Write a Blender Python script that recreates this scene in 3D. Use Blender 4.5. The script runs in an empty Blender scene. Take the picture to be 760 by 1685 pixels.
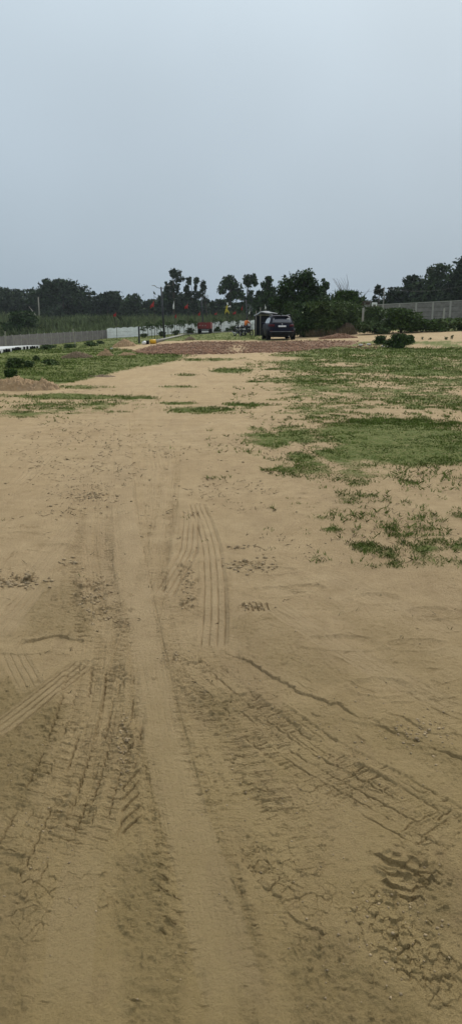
import bpy, math, random
import numpy as np
from math import radians as R
random.seed(7); RS = np.random.RandomState(11)
S = bpy.context.scene; COL = S.collection

# ------------------------------------------------------------------ survey station
H = 1.55; F = 1217.0; PITCH = math.atan(320.5/F)
def tanv(v): return math.tan(PITCH+math.atan((v-842.5)/F))     # drop per metre at pixel row v
def ztop(v, y): return H-y*tanv(v)                               # height seen at row v, y metres out
def xat(u, y, z=0.): return (u-380)/F*(y*math.cos(PITCH)+(H-z)*math.sin(PITCH))
def survey(x, y, z):
    d = y*math.cos(PITCH)+(H-z)*math.sin(PITCH); d = np.maximum(d, .05)
    up = -y*math.sin(PITCH)*-1.0
    vy = (z-H)*math.cos(PITCH)+y*math.sin(PITCH)
    return 380+F*x/d, 842.5-F*vy/d

# ------------------------------------------------------------------ noise
def _h(ix, iy, s):
    n = (ix.astype(np.int64)*374761393+iy.astype(np.int64)*668265263+s*974634777) & 0x7fffffff
    n = ((n ^ (n >> 13))*1274126177) & 0x7fffffff
    n = ((n ^ (n >> 16))*2246822519) & 0x7fffffff
    return ((n ^ (n >> 15)) & 0xffff)/65535.
def vn(x, y, s=0):
    x = np.asarray(x, float); y = np.asarray(y, float)
    ix = np.floor(x); iy = np.floor(y); fx = x-ix; fy = y-iy
    fx = fx*fx*fx*(fx*(fx*6-15)+10); fy = fy*fy*fy*(fy*(fy*6-15)+10)
    a = _h(ix, iy, s); b = _h(ix+1, iy, s); c = _h(ix, iy+1, s); d = _h(ix+1, iy+1, s)
    return ((a*(1-fx)+b*fx)*(1-fy)+(c*(1-fx)+d*fx)*fy)*2-1
def fbm(x, y, o=4, s=0, g=.5):
    r = 0; a = 1.; t = 0
    for k in range(o):
        r = r+a*vn(x*2**k+k*17.3, y*2**k-k*9.1, s+k); t += a; a *= g
    return r/t
def sm(a, b, x):
    t = np.clip((np.asarray(x, float)-a)/(b-a), 0, 1); return t*t*(3-2*t)

# ------------------------------------------------------------------ terrain
CP = []
def cp(u, v, y): z = ztop(v, y); CP.append((xat(u, y, z), y, z))
for xx in (-30, -12, -4, 4, 12, 30): CP.append((xx, 14, 0)); CP.append((xx, 22, 0))
for a in [(0, 586, 48), (22, 572, 75), (100, 570, 76), (177, 557, 104), (240, 553, 106), (300, 548.5, 108), (338, 548.5, 105),
          (420, 543, 110), (400, 553, 75), (432, 553, 70), (455, 560, 51), (540, 553.5, 56), (594, 545, 60), (655, 572, 40),
          (760, 543.5, 60), (760, 533, 90), (600, 533.5, 90), (760, 560, 42), (250, 578, 37), (440, 578, 35), (230, 566, 52), (575, 560, 46),
          (120, 587, 42), (200, 570, 50), (500, 528, 110), (150, 540, 130), (0, 545, 130), (300, 535, 140), (900, 528, 120)]: cp(*a)
for xx in (-260, -160, -90, -50, -20, 0, 25, 60, 110, 200):
    CP.append((xx, 190, .75)); CP.append((xx, 270, .8))
CP.append((-60, 60, -1.7)); CP.append((-70, 100, -1.4)); CP.append((60, 60, 1.)); CP.append((70, 110, 1.))
CP = np.array(CP)
def _phi(r2): return np.where(r2 > 1e-9, .5*r2*np.log(r2+1e-12), 0)
_n = len(CP); _sx = CP[:, 0]/40; _sy = np.log(CP[:, 1]+6)*1.6
_K = _phi((_sx[:, None]-_sx)**2+(_sy[:, None]-_sy)**2)+np.eye(_n)*.002
_P = np.c_[np.ones(_n), _sx, _sy]
_A = np.block([[_K, _P], [_P.T, np.zeros((3, 3))]])
_w = np.linalg.solve(_A, np.r_[CP[:, 2], 0, 0, 0])
def T(x, y):
    x = np.asarray(x, float); y = np.asarray(y, float)
    xx = np.clip(x, -200, 200)/40; yy = np.log(np.clip(y, 12, 260)+6)*1.6
    z = _w[_n]+_w[_n+1]*xx+_w[_n+2]*yy
    for i in range(_n): z = z+_w[i]*_phi((xx-_sx[i])**2+(yy-_sy[i])**2)
    return np.clip(z, -2.2, 2.)*sm(15, 27, y)
def t0(x, y): return float(T(x, y))
def G(u, v):                                                     # a ray of the survey meets the terrain
    k = tanv(v); y = max(1., H/k) if k > .004 else 300.
    lo, hi = 1., 400.
    prev = 1.
    for yy in np.geomspace(1, 400, 160):
        if H-yy*k <= t0(xat(u, yy, H-yy*k), yy): hi = yy; lo = prev; break
        prev = yy
    for _ in range(14):
        m = (lo+hi)/2
        if H-m*k <= t0(xat(u, m, H-m*k), m): hi = m
        else: lo = m
    z = H-hi*k
    return np.array([xat(u, hi, z), hi, z])
def GN(u, v):                                                    # near ground, flat
    k = tanv(v); y = H/k; return (xat(u, y, 0), y)
def P(u, y):
    z = 0.
    for _ in range(4): x = xat(u, y, z); z = t0(x, y)
    return (x, y, z)

# ------------------------------------------------------------------ mesh helpers
def tag(o, label=None, cat=None, group=None, kind=None):
    if label: o['label'] = label
    if cat: o['category'] = cat
    if group: o['group'] = group
    if kind: o['kind'] = kind
    return o
def fast(name, V, Fc, mat=None, parent=None, smooth=False, loc=(0, 0, 0)):
    V = np.asarray(V, np.float32).reshape(-1, 3); Fc = np.asarray(Fc, np.int32)
    m = bpy.data.meshes.new(name); k = Fc.shape[1]
    m.vertices.add(len(V)); m.vertices.foreach_set('co', V.ravel())
    m.loops.add(Fc.size); m.loops.foreach_set('vertex_index', Fc.ravel())
    m.polygons.add(len(Fc)); m.polygons.foreach_set('loop_start', np.arange(0, Fc.size, k, dtype=np.int32))
    if smooth: m.polygons.foreach_set('use_smooth', np.ones(len(Fc), bool))
    m.update(calc_edges=True); m.validate()
    o = bpy.data.objects.new(name, m); COL.objects.link(o)
    if mat: m.materials.append(mat)
    o.parent = parent; o.location = loc
    return o
class MB:
    def __init__(s): s.v = []; s.f = []; s.sm = []
    def add(s, vs, fs, smooth=False):
        b = len(s.v); s.v += [tuple(map(float, p)) for p in vs]; s.f += [tuple(b+i for i in f) for f in fs]; s.sm += [smooth]*len(fs); return s
    def box(s, c, d, rz=0, bev=0, rx=0):
        x, y, z = [k/2 for k in d]; q = []
        for zz in (-z, z):
            for xx, yy in ((-x, -y), (x, -y), (x, y), (-x, y)):
                p = (xx, yy, zz)
                if rx: p = (p[0], p[1]*math.cos(rx)-p[2]*math.sin(rx), p[1]*math.sin(rx)+p[2]*math.cos(rx))
                q.append((c[0]+p[0]*math.cos(rz)-p[1]*math.sin(rz), c[1]+p[0]*math.sin(rz)+p[1]*math.cos(rz), c[2]+p[2]))
        return s.add(q, [(3, 2, 1, 0), (4, 5, 6, 7), (0, 1, 5, 4), (1, 2, 6, 5), (2, 3, 7, 6), (3, 0, 4, 7)])
    def tube(s, pts, rad, n=7, cap=True):
        pts = [np.array(p, float) for p in pts]
        if not hasattr(rad, '__len__'): rad = [rad]*len(pts)
        vs = []; fs = []
        for i, p in enumerate(pts):
            d = pts[min(i+1, len(pts)-1)]-pts[max(i-1, 0)]; d = d/(np.linalg.norm(d)+1e-9)
            a = np.cross(d, (0, 0, 1.) if abs(d[2]) < .9 else (1., 0, 0)); a /= np.linalg.norm(a); b = np.cross(d, a)
            for k in range(n):
                t = 2*math.pi*k/n; vs.append(p+(a*math.cos(t)+b*math.sin(t))*rad[i])
        for i in range(len(pts)-1):
            for k in range(n): fs.append((i*n+k, i*n+(k+1) % n, (i+1)*n+(k+1) % n, (i+1)*n+k))
        if cap: fs.append(tuple(range(n))[::-1]); fs.append(tuple((len(pts)-1)*n+k for k in range(n)))
        return s.add(vs, fs, True)
    def torus(s, c, Rr, r, axis='x', n=20, m=8):
        vs = []; fs = []
        for i in range(n):
            a = 2*math.pi*i/n
            for j in range(m):
                b = 2*math.pi*j/m; rr = Rr+r*math.cos(b); h = r*math.sin(b)*1.25
                q = (h, rr*math.cos(a), rr*math.sin(a)) if axis == 'x' else (rr*math.cos(a), h, rr*math.sin(a))
                vs.append((c[0]+q[0], c[1]+q[1], c[2]+q[2]))
        for i in range(n):
            for j in range(m): fs.append((i*m+j, ((i+1) % n)*m+j, ((i+1) % n)*m+(j+1) % m, i*m+(j+1) % m))
        return s.add(vs, fs, True)
    def ball(s, c, r, n=12, m=8):
        r = r if hasattr(r, '__len__') else (r, r, r); vs = []; fs = []
        for j in range(m+1):
            t = math.pi*j/m
            for i in range(n):
                a = 2*math.pi*i/n; vs.append((c[0]+r[0]*math.sin(t)*math.cos(a), c[1]+r[1]*math.sin(t)*math.sin(a), c[2]+r[2]*math.cos(t)))
        for j in range(m):
            for i in range(n): fs.append((j*n+i, (j+1)*n+i, (j+1)*n+(i+1) % n, j*n+(i+1) % n))
        return s.add(vs, fs, True)
    def build(s, name, mat=None, parent=None, loc=(0, 0, 0), rz=0, bevel=0):
        m = bpy.data.meshes.new(name); m.from_pydata(s.v, [], s.f); m.polygons.foreach_set('use_smooth', s.sm); m.update()
        if mat: m.materials.append(mat)
        o = bpy.data.objects.new(name, m); COL.objects.link(o); o.parent = parent; o.location = loc; o.rotation_euler.z = rz
        if bevel:
            b = o.modifiers.new('bevel', 'BEVEL'); b.width = bevel; b.segments = 2; b.limit_method = 'ANGLE'
        return o
def empty(name, loc, rz=0):
    o = bpy.data.objects.new(name, None); COL.objects.link(o); o.location = loc; o.rotation_euler.z = rz; o.empty_display_size = .2; return o
def copy_tree(o, parent=None):
    c = o.copy(); COL.objects.link(c); c.parent = parent
    for ch in list(o.children): copy_tree(ch, c)
    return c

# ------------------------------------------------------------------ materials
def mat(name, col, rough=.8, metal=0, var=.12, vscale=6, spec=.3, bump=0, bscale=30, coat=0, island=0, dirt=None, dscale=1.5):
    m = bpy.data.materials.new(name); m.use_nodes = True; nt = m.node_tree; N = nt.nodes; L = nt.links; b = N['Principled BSDF']
    b.inputs['Roughness'].default_value = rough; b.inputs['Metallic'].default_value = metal
    b.inputs['Specular IOR Level'].default_value = spec; b.inputs['Coat Weight'].default_value = coat
    tc = N.new('ShaderNodeTexCoord'); nz = N.new('ShaderNodeTexNoise'); nz.inputs['Scale'].default_value = vscale; nz.inputs['Detail'].default_value = 5
    L.new(tc.outputs['Object'], nz.inputs['Vector'])
    rp = N.new('ShaderNodeValToRGB'); rp.color_ramp.elements[0].position = .3; rp.color_ramp.elements[1].position = .7
    rp.color_ramp.elements[0].color = (*[c*(1-var) for c in col], 1); rp.color_ramp.elements[1].color = (*[min(1, c*(1+var)) for c in col], 1)
    L.new(nz.outputs['Fac'], rp.inputs['Fac']); out = rp.outputs['Color']
    if island:
        g = N.new('ShaderNodeNewGeometry'); mr = N.new('ShaderNodeMapRange'); mr.inputs['To Min'].default_value = 1-island; mr.inputs['To Max'].default_value = 1+island
        L.new(g.outputs['Random Per Island'], mr.inputs['Value']); vm = N.new('ShaderNodeVectorMath'); vm.operation = 'SCALE'
        L.new(out, vm.inputs[0]); L.new(mr.outputs['Result'], vm.inputs['Scale']); out = vm.outputs['Vector']
    if dirt:
        n2 = N.new('ShaderNodeTexNoise'); n2.inputs['Scale'].default_value = dscale; n2.inputs['Detail'].default_value = 8; n2.inputs['Roughness'].default_value = .7
        L.new(tc.outputs['Object'], n2.inputs['Vector']); r2 = N.new('ShaderNodeMapRange'); r2.inputs['From Min'].default_value = .45; r2.inputs['From Max'].default_value = .7
        L.new(n2.outputs['Fac'], r2.inputs['Value']); mx = N.new('ShaderNodeMix'); mx.data_type = 'RGBA'
        L.new(r2.outputs['Result'], mx.inputs[0]); L.new(out, mx.inputs[6]); mx.inputs[7].default_value = (*dirt, 1); out = mx.outputs[2]
    L.new(out, b.inputs['Base Color'])
    if bump:
        n3 = N.new('ShaderNodeTexNoise'); n3.inputs['Scale'].default_value = bscale; n3.inputs['Detail'].default_value = 6; L.new(tc.outputs['Object'], n3.inputs['Vector'])
        bp = N.new('ShaderNodeBump'); bp.inputs['Strength'].default_value = bump; bp.inputs['Distance'].default_value = .05
        L.new(n3.outputs['Fac'], bp.inputs['Height']); L.new(bp.outputs['Normal'], b.inputs['Normal'])
    return m
M = {}
M['leaf_far'] = mat('leaf_far', (.027, .043, .019), .7, spec=.04, var=.35, vscale=.35, island=.45)
M['leaf_far2'] = mat('leaf_far2', (.036, .055, .024), .7, spec=.04, var=.35, vscale=.35, island=.45)
M['leaf_mid'] = mat('leaf_mid', (.030, .053, .016), .6, spec=.04, var=.35, vscale=.9, island=.5)
M['leaf_bush'] = mat('leaf_bush', (.044, .074, .020), .6, spec=.04, var=.35, vscale=2, island=.5)
M['leaf_olive'] = mat('leaf_olive', (.064, .094, .030), .7, var=.35, vscale=1.2, island=.5, spec=.1)
M['leaf_pale'] = mat('leaf_pale', (.06, .09, .035), .7, spec=.04, var=.3, vscale=2, island=.5)
M['reed'] = mat('reed', (.105, .132, .056), .7, var=.5, vscale=.22, island=.55, spec=.1)
M['grass_blade'] = mat('grass_blade', (.105, .145, .030), .75, spec=.1, var=.3, vscale=1.5, island=.4)
M['grass_dry'] = mat('grass_dry', (.11, .085, .045), .8, var=.3, vscale=1.5, island=.4)
M['bark'] = mat('bark', (.07, .055, .04), .9, bump=.5)
M['bark_pale'] = mat('bark_pale', (.26, .24, .2), .9, bump=.4)
M['conc'] = mat('precast_concrete', (.20, .187, .175), .9, var=.2, vscale=2, bump=.3, dirt=(.13, .12, .105), dscale=2.5)
M['conc_left'] = mat('weathered_concrete', (.17, .155, .15), .9, var=.22, vscale=2, bump=.4, dirt=(.10, .092, .085), dscale=3)
M['conc_light'] = mat('pale_concrete', (.33, .32, .29), .85, var=.15, vscale=3, bump=.2, dirt=(.22, .2, .17), dscale=3)
M['white'] = mat('white_wash', (.84, .85, .84), .8, var=.06, vscale=3, dirt=(.6, .6, .57), dscale=1.2)
M['metal_dark'] = mat('dark_metal', (.02, .022, .025), .5, spec=.4)
M['rust'] = mat('rust_brown', (.09, .05, .035), .8, var=.3)
M['red_paint'] = mat('red_trailer_paint', (.21, .022, .022), .5, var=.25, dirt=(.09, .03, .022), dscale=2)
M['red_cloth'] = mat('red_cloth', (.34, .028, .024), .85)
M['white_cloth'] = mat('white_cloth', (.7, .7, .68), .8)
M['yellow_cloth'] = mat('yellow_cloth', (.48, .39, .04), .8)
M['yellow'] = mat('yellow_plastic', (.65, .36, .015), .5)
M['rubber'] = mat('tyre_rubber', (.012, .012, .012), .9, spec=.1)
M['rim'] = mat('alloy_rim', (.22, .22, .23), .35, metal=.7)
M['navy'] = mat('navy_car_paint', (.004, .0045, .014), .5, metal=0, coat=.03, spec=.08, var=.05)
M['glass'] = mat('dark_tinted_glass', (.03, .036, .055), .08, spec=.8, coat=.6, var=.02)
M['trim'] = mat('black_trim', (.008, .008, .009), .6, spec=.12)
M['chrome'] = mat('chrome', (.6, .6, .62), .25, metal=1)
M['tail_red'] = mat('tail_lamp_red', (.06, .006, .008), .7, spec=.1)
M['plate'] = mat('number_plate_white', (.62, .62, .62), .5)
M['tarp_black'] = mat('black_tarpaulin', (.006, .007, .009), .8, bump=.4, bscale=5, spec=.08)
M['tarp_grey'] = mat('grey_tarpaulin', (.16, .18, .19), .6, bump=.6, bscale=4, dirt=(.04, .045, .05), dscale=2)
M['orange'] = mat('orange_shirt', (.62, .17, .04), .8)
M['skin'] = mat('skin', (.2, .11, .07), .6)
M['hair'] = mat('black_hair', (.012, .01, .01), .6)
M['trouser'] = mat('dark_trousers', (.03, .03, .04), .8)
M['soil_pile'] = mat('sandy_soil', (.40, .270, .150), .95, var=.2, vscale=3, bump=1, bscale=14, dirt=(.25, .175, .105), dscale=4)
M['soil_dark'] = mat('brown_soil', (.20, .145, .09), .95, var=.35, vscale=4, bump=1, bscale=14, dirt=(.085, .062, .04), dscale=4)
M['soil_bank'] = mat('bank_soil', (.12, .085, .055), .95, var=.3, vscale=2, bump=1, bscale=6)
M['brick'] = mat('broken_brick', (.20, .105, .060), .9, var=.3, vscale=8, island=.45)
M['stone'] = mat('pale_stone', (.45, .43, .4), .8)
M['clod'] = mat('dried_mud', (.31, .232, .135), .95, var=.2, vscale=20, island=.25)

# ------------------------------------------------------------------ ground survey masks (photo pixels of the station -> world)
NR = 1280; NC = 1360
ys = [1.0]
while ys[-1] < 130:
    y = ys[-1]; ys.append(y+max(.0022, .47*(y*y+H*H)/(H*739)*(1 if y < 60 else 1.5)))
ys = np.array([-60, -20, -5, 0, .5]+ys+list(np.geomspace(ys[-1]*1.03, 3000, 45)))
tin = np.linspace(-.42, .42, NC); to = .42+np.cumsum(np.geomspace(.004, 2.2, 24)); ts = np.r_[-to[::-1], tin, to]
X = (np.maximum(ys, .6)+1.)[:, None]*ts[None, :]; Y = np.repeat(ys[:, None], len(ts), 1)
shape = X.shape; X = X.ravel(); Y = Y.ravel()
Z = T(X, Y)
near = (Y > .5) & (Y < 140)
U, V = survey(X, Y, Z); U[~near] = -9e3; V[~near] = -9e3
n1 = fbm(X*.9, Y*.9, 4, 3); n2 = fbm(X*4, Y*4, 3, 20); n3 = fbm(X*14, Y*14, 3, 40); nL = fbm(X*.25, Y*.35, 3, 60)
def ell(u, v, ru, rv, U_=None, V_=None):
    U_ = U if U_ is None else U_; V_ = V if V_ is None else V_
    return np.clip(1.25*(1-np.sqrt(((U_-u)/ru)**2+((V_-v)/rv)**2)), 0, 1)
PATCH = [(100, 668, 170, 16, .4), (560, 655, 130, 14, .5), (120, 653, 140, 6, 1.), (225, 655, 40, 4, .9), (130, 638, 75, 4, .9), (30, 682, 60, 9, .55), (335, 592, 60, 3.2, .9), (385, 610, 45, 6, 1.), (305, 617, 26, 2, .8), (445, 608, 40, 6, .5),
         (290, 637, 45, 2.6, .9), (345, 676, 95, 10, 1.), (290, 664, 50, 3, .8), (410, 666, 55, 8, 1.), (150, 600, 60, 12, .6), (490, 690, 60, 7, .5),
         (650, 715, 190, 40, 1.5), (700, 742, 190, 38, 1.6), (600, 745, 100, 28, 1.3), (465, 722, 85, 28, 1.25), (530, 750, 80, 24, 1.15), (500, 775, 90, 22, .55), (440, 745, 60, 25, .35),
         (600, 900, 40, 14, 1.), (548, 872, 26, 9, .8), (500, 880, 30, 6, .55), (700, 905, 36, 9, .75), (755, 900, 22, 12, .75), (640, 870, 90, 20, .3), (690, 850, 60, 14, .5),
         (620, 645, 190, 22, .75), (700, 610, 170, 34, 1.0), (600, 590, 220, 14, .95), (560, 612, 160, 12, .6), (520, 572, 110, 6, .9), (690, 575, 120, 10, .75), (560, 620, 90, 6, .45), (480, 640, 80, 5, .35),
         (140, 790, 18, 5, .3)]
BARE = [(460, 662, 110, 3, .7), (640, 677, 70, 3.5, .7), (450, 590, 50, 5, .5), (700, 572, 45, 4, .8), (640, 603, 80, 3, .5), (560, 600, 70, 3, .5), (430, 635, 60, 6, .5), (560, 650, 110, 5, .45)]
def grassmask(U_, V_, n1_, n2_, nL_):
    g = np.zeros_like(U_)
    ub = np.interp(V_, [556, 562, 570, 576, 584, 590, 600, 606, 615, 626, 634, 640], [440, 250, 205, 195, 320, 305, 250, 215, 185, 150, 95, 60])
    g = np.maximum(g, 1.35*np.clip((ub-U_)/30+.3+nL_*.6, 0, 1)*(V_ < 637))
    g = np.maximum(g, .85*((V_ < 560) & (U_ < 445)))
    bg = np.interp(V_, [560, 575, 600, 640, 690, 780, 850, 930, 950], [.88, .84, .74, .58, .40, .34, .26, .10, 0])*np.clip((U_-395-(V_-690)*.5*(V_ > 690))/120, 0, 1)
    g = np.maximum(g, bg*(V_ > 560))
    for p in PATCH: g = np.maximum(g, ell(*p[:4], U_, V_)*p[4])
    for p in BARE: g = g-ell(*p[:4], U_, V_)*p[4]
    g = g-.9*np.exp(-(((U_-430-(V_-700)*1.75)/9)**2))*((V_ > 690) & (V_ < 775))*.6
    road = ((V_ < 562) & (U_ > 560) & (V_ > 545)).astype(float)
    g = g*(1-road*.85)
    return g*(1+.5*n1_)+.45*n2_*(g > .03)+.30*n1_*(g > .03)+.35*nL_*(g > .03)*(g < .9)
g = grassmask(U, V, n1, n2, nL)
g = np.where(V < 545, .85, g); g[(Y > 120)] = .9
grass = sm(.18, .80, g+n3*.30)*.95
# brick strewn track
def brickmask(U_, V_, nn):
    top = np.interp(U_, [215, 260, 330, 420, 480, 575, 590], [577, 566, 561, 561, 560, 559, 561]); bot = np.interp(U_, [215, 240, 310, 440, 480, 520, 575, 592], [579, 583, 584, 581, 580, 576, 569, 563])
    b = sm(0, 2.2, V_-top+nn)*sm(0, 1.6, bot-V_+nn)*((U_ > 213) & (U_ < 592))
    return b*(1-.75*ell(390, 575, 24, 14, U_, V_))
brick = brickmask(U, V, n2*1.5)
grass = grass*(1-np.clip(brick*1.3, 0, 1)); grass = np.where((V > 582) & (V < 590) & (U > 300) & (U < 440), grass*.3, grass)
litter = np.clip(ell(330, 745, 260, 60)*.55+ell(140, 818, 45, 9)*1.2+ell(560, 820, 240, 70)*.6+ell(560, 640, 320, 50)*.6+ell(100, 720, 160, 40)*.25+ell(100, 705, 120, 20)*.4, 0, 1)
damp = np.zeros_like(X)
def poly(pts, soft, U_, V_):
    p = np.array(pts, float); c0 = p.mean(0); r = np.full(U_.shape, 9e9)
    for a, b in zip(p, np.roll(p, -1, 0)):
        d = (b-a)/np.hypot(*(b-a)); nx, ny = -d[1], d[0]
        if (c0[0]-a[0])*nx+(c0[1]-a[1])*ny < 0: nx, ny = -nx, -ny
        r = np.minimum(r, (U_-a[0])*nx+(V_-a[1])*ny)
    return np.clip(.5+r/soft, 0, 1)
for pts_, w in [([(62, 960), (105, 935), (150, 1000), (160, 1045), (45, 1052), (38, 1010)], .55), ([(-200, 1120), (40, 1105), (100, 1160), (88, 1230), (50, 1335), (-200, 1365)], .75),
                ([(175, 1405), (262, 1400), (285, 1480), (296, 1560), (298, 1900), (190, 1900), (196, 1560)], .65), ([(478, 1545), (560, 1540), (640, 1610), (800, 1760), (480, 1800)], .6),
                ([(350, 1440), (398, 1450), (440, 1560), (450, 1800), (400, 1800)], .5), ([(338, 1150), (392, 1152), (402, 1196), (352, 1204)], .5), ([(690, 1440), (900, 1420), (900, 1560), (700, 1540)], .5),
                ([(385, 1025), (470, 1010), (580, 1120), (520, 1135), (400, 1080)], .32), ([(600, 1190), (700, 1222), (800, 1255), (800, 1300), (640, 1225)], .6), ([(-200, 1380), (40, 1370), (60, 1480), (20, 1800), (-200, 1800)], .5),
                ([(400, 1165), (560, 1175), (640, 1250), (560, 1215)], .35), ([(560, 1010), (680, 1040), (760, 1110), (640, 1100)], .25)]:
    damp = np.maximum(damp, w*poly(pts_, 26, U+n3*16+n2*16, V+n2*14))
damp = np.clip(damp+(n2*.18+n1*.10)*(damp > .02), 0, 1)
moist_vignette = sm(4.4, 1.1, Y+n1*.5)                                     # near sand darker: lens vignette painted into its colour, plus some damp

# ------------------------------------------------------------------ relief
D = np.zeros_like(X); rough = np.zeros_like(X)
D += .022*n1*sm(0, 3, Y)*(Y < 60)+.012*fbm(X*.5, Y*.5, 2, 80)
fine = fbm(X*38, Y*38, 3, 90)*sm(9, 4, Y)
def line(pts):
    p = np.array([GN(*q) for q in pts]); out = []
    n = len(p); e = np.vstack([2*p[0]-p[1], p, 2*p[-1]-p[-2]])
    for i in range(n-1):
        a, b, c, d = e[i:i+4]
        for t in np.linspace(0, 1, 7)[:-1]:
            out.append(.5*((2*b)+(c-a)*t+(2*a-5*b+4*c-d)*t*t+(3*b-3*c+d-a)*t**3))
    out.append(p[-1]); return np.array(out)
def coords(L, w):
    idx = np.where((X > L[:, 0].min()-w) & (X < L[:, 0].max()+w) & (Y > L[:, 1].min()-w) & (Y < L[:, 1].max()+w))[0]
    x = X[idx]; y = Y[idx]; best = np.full(len(idx), 9e9); s = np.zeros(len(idx)); t = np.zeros(len(idx)); acc = 0; e = np.zeros(len(idx))
    for a, b in zip(L[:-1], L[1:]):
        d = b-a; l = np.hypot(*d)+1e-9; d = d/l
        k = (x-a[0])*d[0]+(y-a[1])*d[1]; kc = np.clip(k, 0, l)
        dx = x-a[0]-d[0]*kc; dy = y-a[1]-d[1]*kc; r = np.hypot(dx, dy); c = r < best
        best[c] = r[c]; s[c] = (acc+kc)[c]; t[c] = (np.sign(dx*d[1]-dy*d[0])*r)[c]; acc += l
    return idx, s, t, acc
def gau(t, s): return np.exp(-(t/s)**2)
FLAT = np.zeros_like(X)
def cells(x, y, s=0):
    ix = np.floor(x); iy = np.floor(y); f1 = np.full(len(x), 9.); f2 = f1.copy(); hid = np.zeros(len(x)); gx = hid.copy(); gy = hid.copy()
    for a in (-1, 0, 1):
        for b in (-1, 0, 1):
            cx = ix+a; cy = iy+b; px_ = cx+_h(cx, cy, s); py_ = cy+_h(cx, cy, s+1); d = np.hypot(x-px_, y-py_); c = d < f1
            f2 = np.where(c, f1, np.minimum(f2, d)); f1 = np.where(c, d, f1); hid = np.where(c, _h(cx, cy, s+2), hid)
            gx = np.where(c, x-px_, gx); gy = np.where(c, y-py_, gy)
    return f1, f2, hid, gx, gy
def track(pts, w, kind, amp=1., fade=.12, ph=0., per=.055):
    L = line(pts); idx, s, t, tot = coords(L, w)
    x = X[idx]; y = Y[idx]; k = sm(0, fade*1.5, s)*sm(0, fade*1.5, tot-s)
    wob = fbm(x*2.5, y*2.5, 2, 7)*.004+fbm(x*40, y*40, 2, 8)*.0018; t = t+wob; q = t/(w/2)
    inside = sm(1.06, .92, np.abs(q)); brk = sm(-.55, .25, fbm(x*6+ph, y*6, 3, 13)); fuzz = fbm(x*30, y*30, 2, 15)
    if kind == 'smooth':
        d = -.0018*sm(1.6, .6, np.abs(q))+.0012*gau(np.abs(q)-1.3, .2)*brk+inside*.0010*np.sin(t*2*math.pi/.021)*brk-inside*.006*sm(.2, .08, np.abs((s/.05+ph) % 1-.5))*sm(.35, .6, np.abs(q))*sm(-.1, .5, fbm(x*5, y*4, 2, 71))
        FLAT[idx] = np.maximum(FLAT[idx], inside*k*.8)
    elif kind == 'ribs':
        d = -.004*inside; sg = np.maximum(.0022, y*.00095)
        for c in (-.78, -.27, .25, .76): d = d-.0125*gau(t-c*w/2, sg)*(.45+.55*brk)
        d = d+.004*gau(np.abs(q)-1.1, .12)
        FLAT[idx] = np.maximum(FLAT[idx], inside*k*.7)
    elif kind == 'lug':
        sg = .13; sw = (s/per+ph+.25*fuzz*.5) % 1
        e = sm(.52, .62, np.abs(q))*sm(1.12, 1., np.abs(q))
        d = -.003*inside-.014*e*sm(.14, .05, np.abs(sw-.5))*brk+.003*e*sm(.1, .05, np.abs(sw-.85))
        d = d-.004*gau(q, .06)*brk
    elif kind == 'dash':
        sw = (s/per+ph+.2*fuzz+.5*q) % 1
        d = (-.008*sm(.08, .02, np.abs(sw-.5))+.004*sm(.12, .05, np.abs(sw-.64)))*inside*brk*sm(-.3, .5, fuzz+.3)
    elif kind == 'tick':
        sw = (s/per+ph+.10*fuzz+.15*q) % 1
        d = (-.006*sm(.13, .05, np.abs(sw-.5))+.0035*sm(.16, .06, np.abs(sw-.68)))*inside*sm(-.8, -.1, fbm(x*5+ph, y*5, 2, 13))
    elif kind == 'block':
        d = -.004*inside; sg = np.maximum(.0022, y*.0012); brk = brk*sm(-.35, .2, fbm(x*16, y*16, 2, 44)+.15)
        zz = .022*np.sin(s*2*math.pi/per)
        for j, c in enumerate((-.88, -.38, .08, .52, .93)): d = d-.009*gau(t-(c+zz)*w/2, sg)*sm(-.35, .35, fbm(x*9+c*7, y*9, 2, 31))
        side = np.where(q < -.1, 0, .5); sw = (s/per+side+.22*q+.14*fuzz) % 1
        d = d-.009*sm(.075, .02, np.abs(sw-.5))*inside*brk*sm(.12, .3, np.abs(np.abs(q)-.23))+.004*sm(.16, .05, np.abs(sw-.68))*inside*brk
        d = d+.006*gau(np.abs(q)-1.1, .12)*brk
    elif kind == 'scarp':                                         # + on the right hand of the line's direction
        wv = fbm(x*22, y*22, 3, 9)*.022+fbm(x*4, y*4, 2, 19)*.02; tt = t+wv
        d = amp*(.011*(sm(-.002, .003, tt)*sm(w, .03, tt))*(.7+.7*vn(x*11, y*11, 91))-.0035*gau(tt+.003, .003)-.002*sm(-w*.5, -.01, tt)*(tt < 0))
        D[idx] += d*k; return
    elif kind == 'chop':
        e = sm(1.1, .6, np.abs(q)+.45*fbm(x*9, y*9, 3, 66)); fr_ = 30./max(.6, np.mean(y)*.38)
        wx = x*fr_+.5*fbm(x*14, y*14, 2, 67); wy = y*fr_*.8+.5*fbm(x*14, y*14, 2, 68)
        wx = wx+.3*fbm(x*40, y*40, 2, 167); wy = wy+.3*fbm(x*40, y*40, 2, 168)
        f1, f2, hid, gx, gy = cells(wx*1.0+wy*.5, (wy-wx*.5)*.8, 5); g1, g2, hi2, hx, hy = cells(wx*2.3+3, wy*2.1, 15); e2 = sm(.25, .5, e+.7*(hid-.5)+.25*(hi2-.5))
        d = e2*(.024*np.clip(hid-.45, 0, 1)-.018*gy*(hid+.1)+.012*gx*(hi2-.5)+.010*(hi2-.5)*(hid > .3)-.004-.008*sm(.12, .02, f2-f1)*(hid > .35))
        rough[idx] = np.maximum(rough[idx], e)
    D[idx] += d*amp*k
ST = track
ST([(203, 690), (206, 760), (207, 830), (222, 940), (240, 1060), (262, 1180), (300, 1330), (345, 1480), (400, 1700)], .155, 'smooth')
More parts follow.
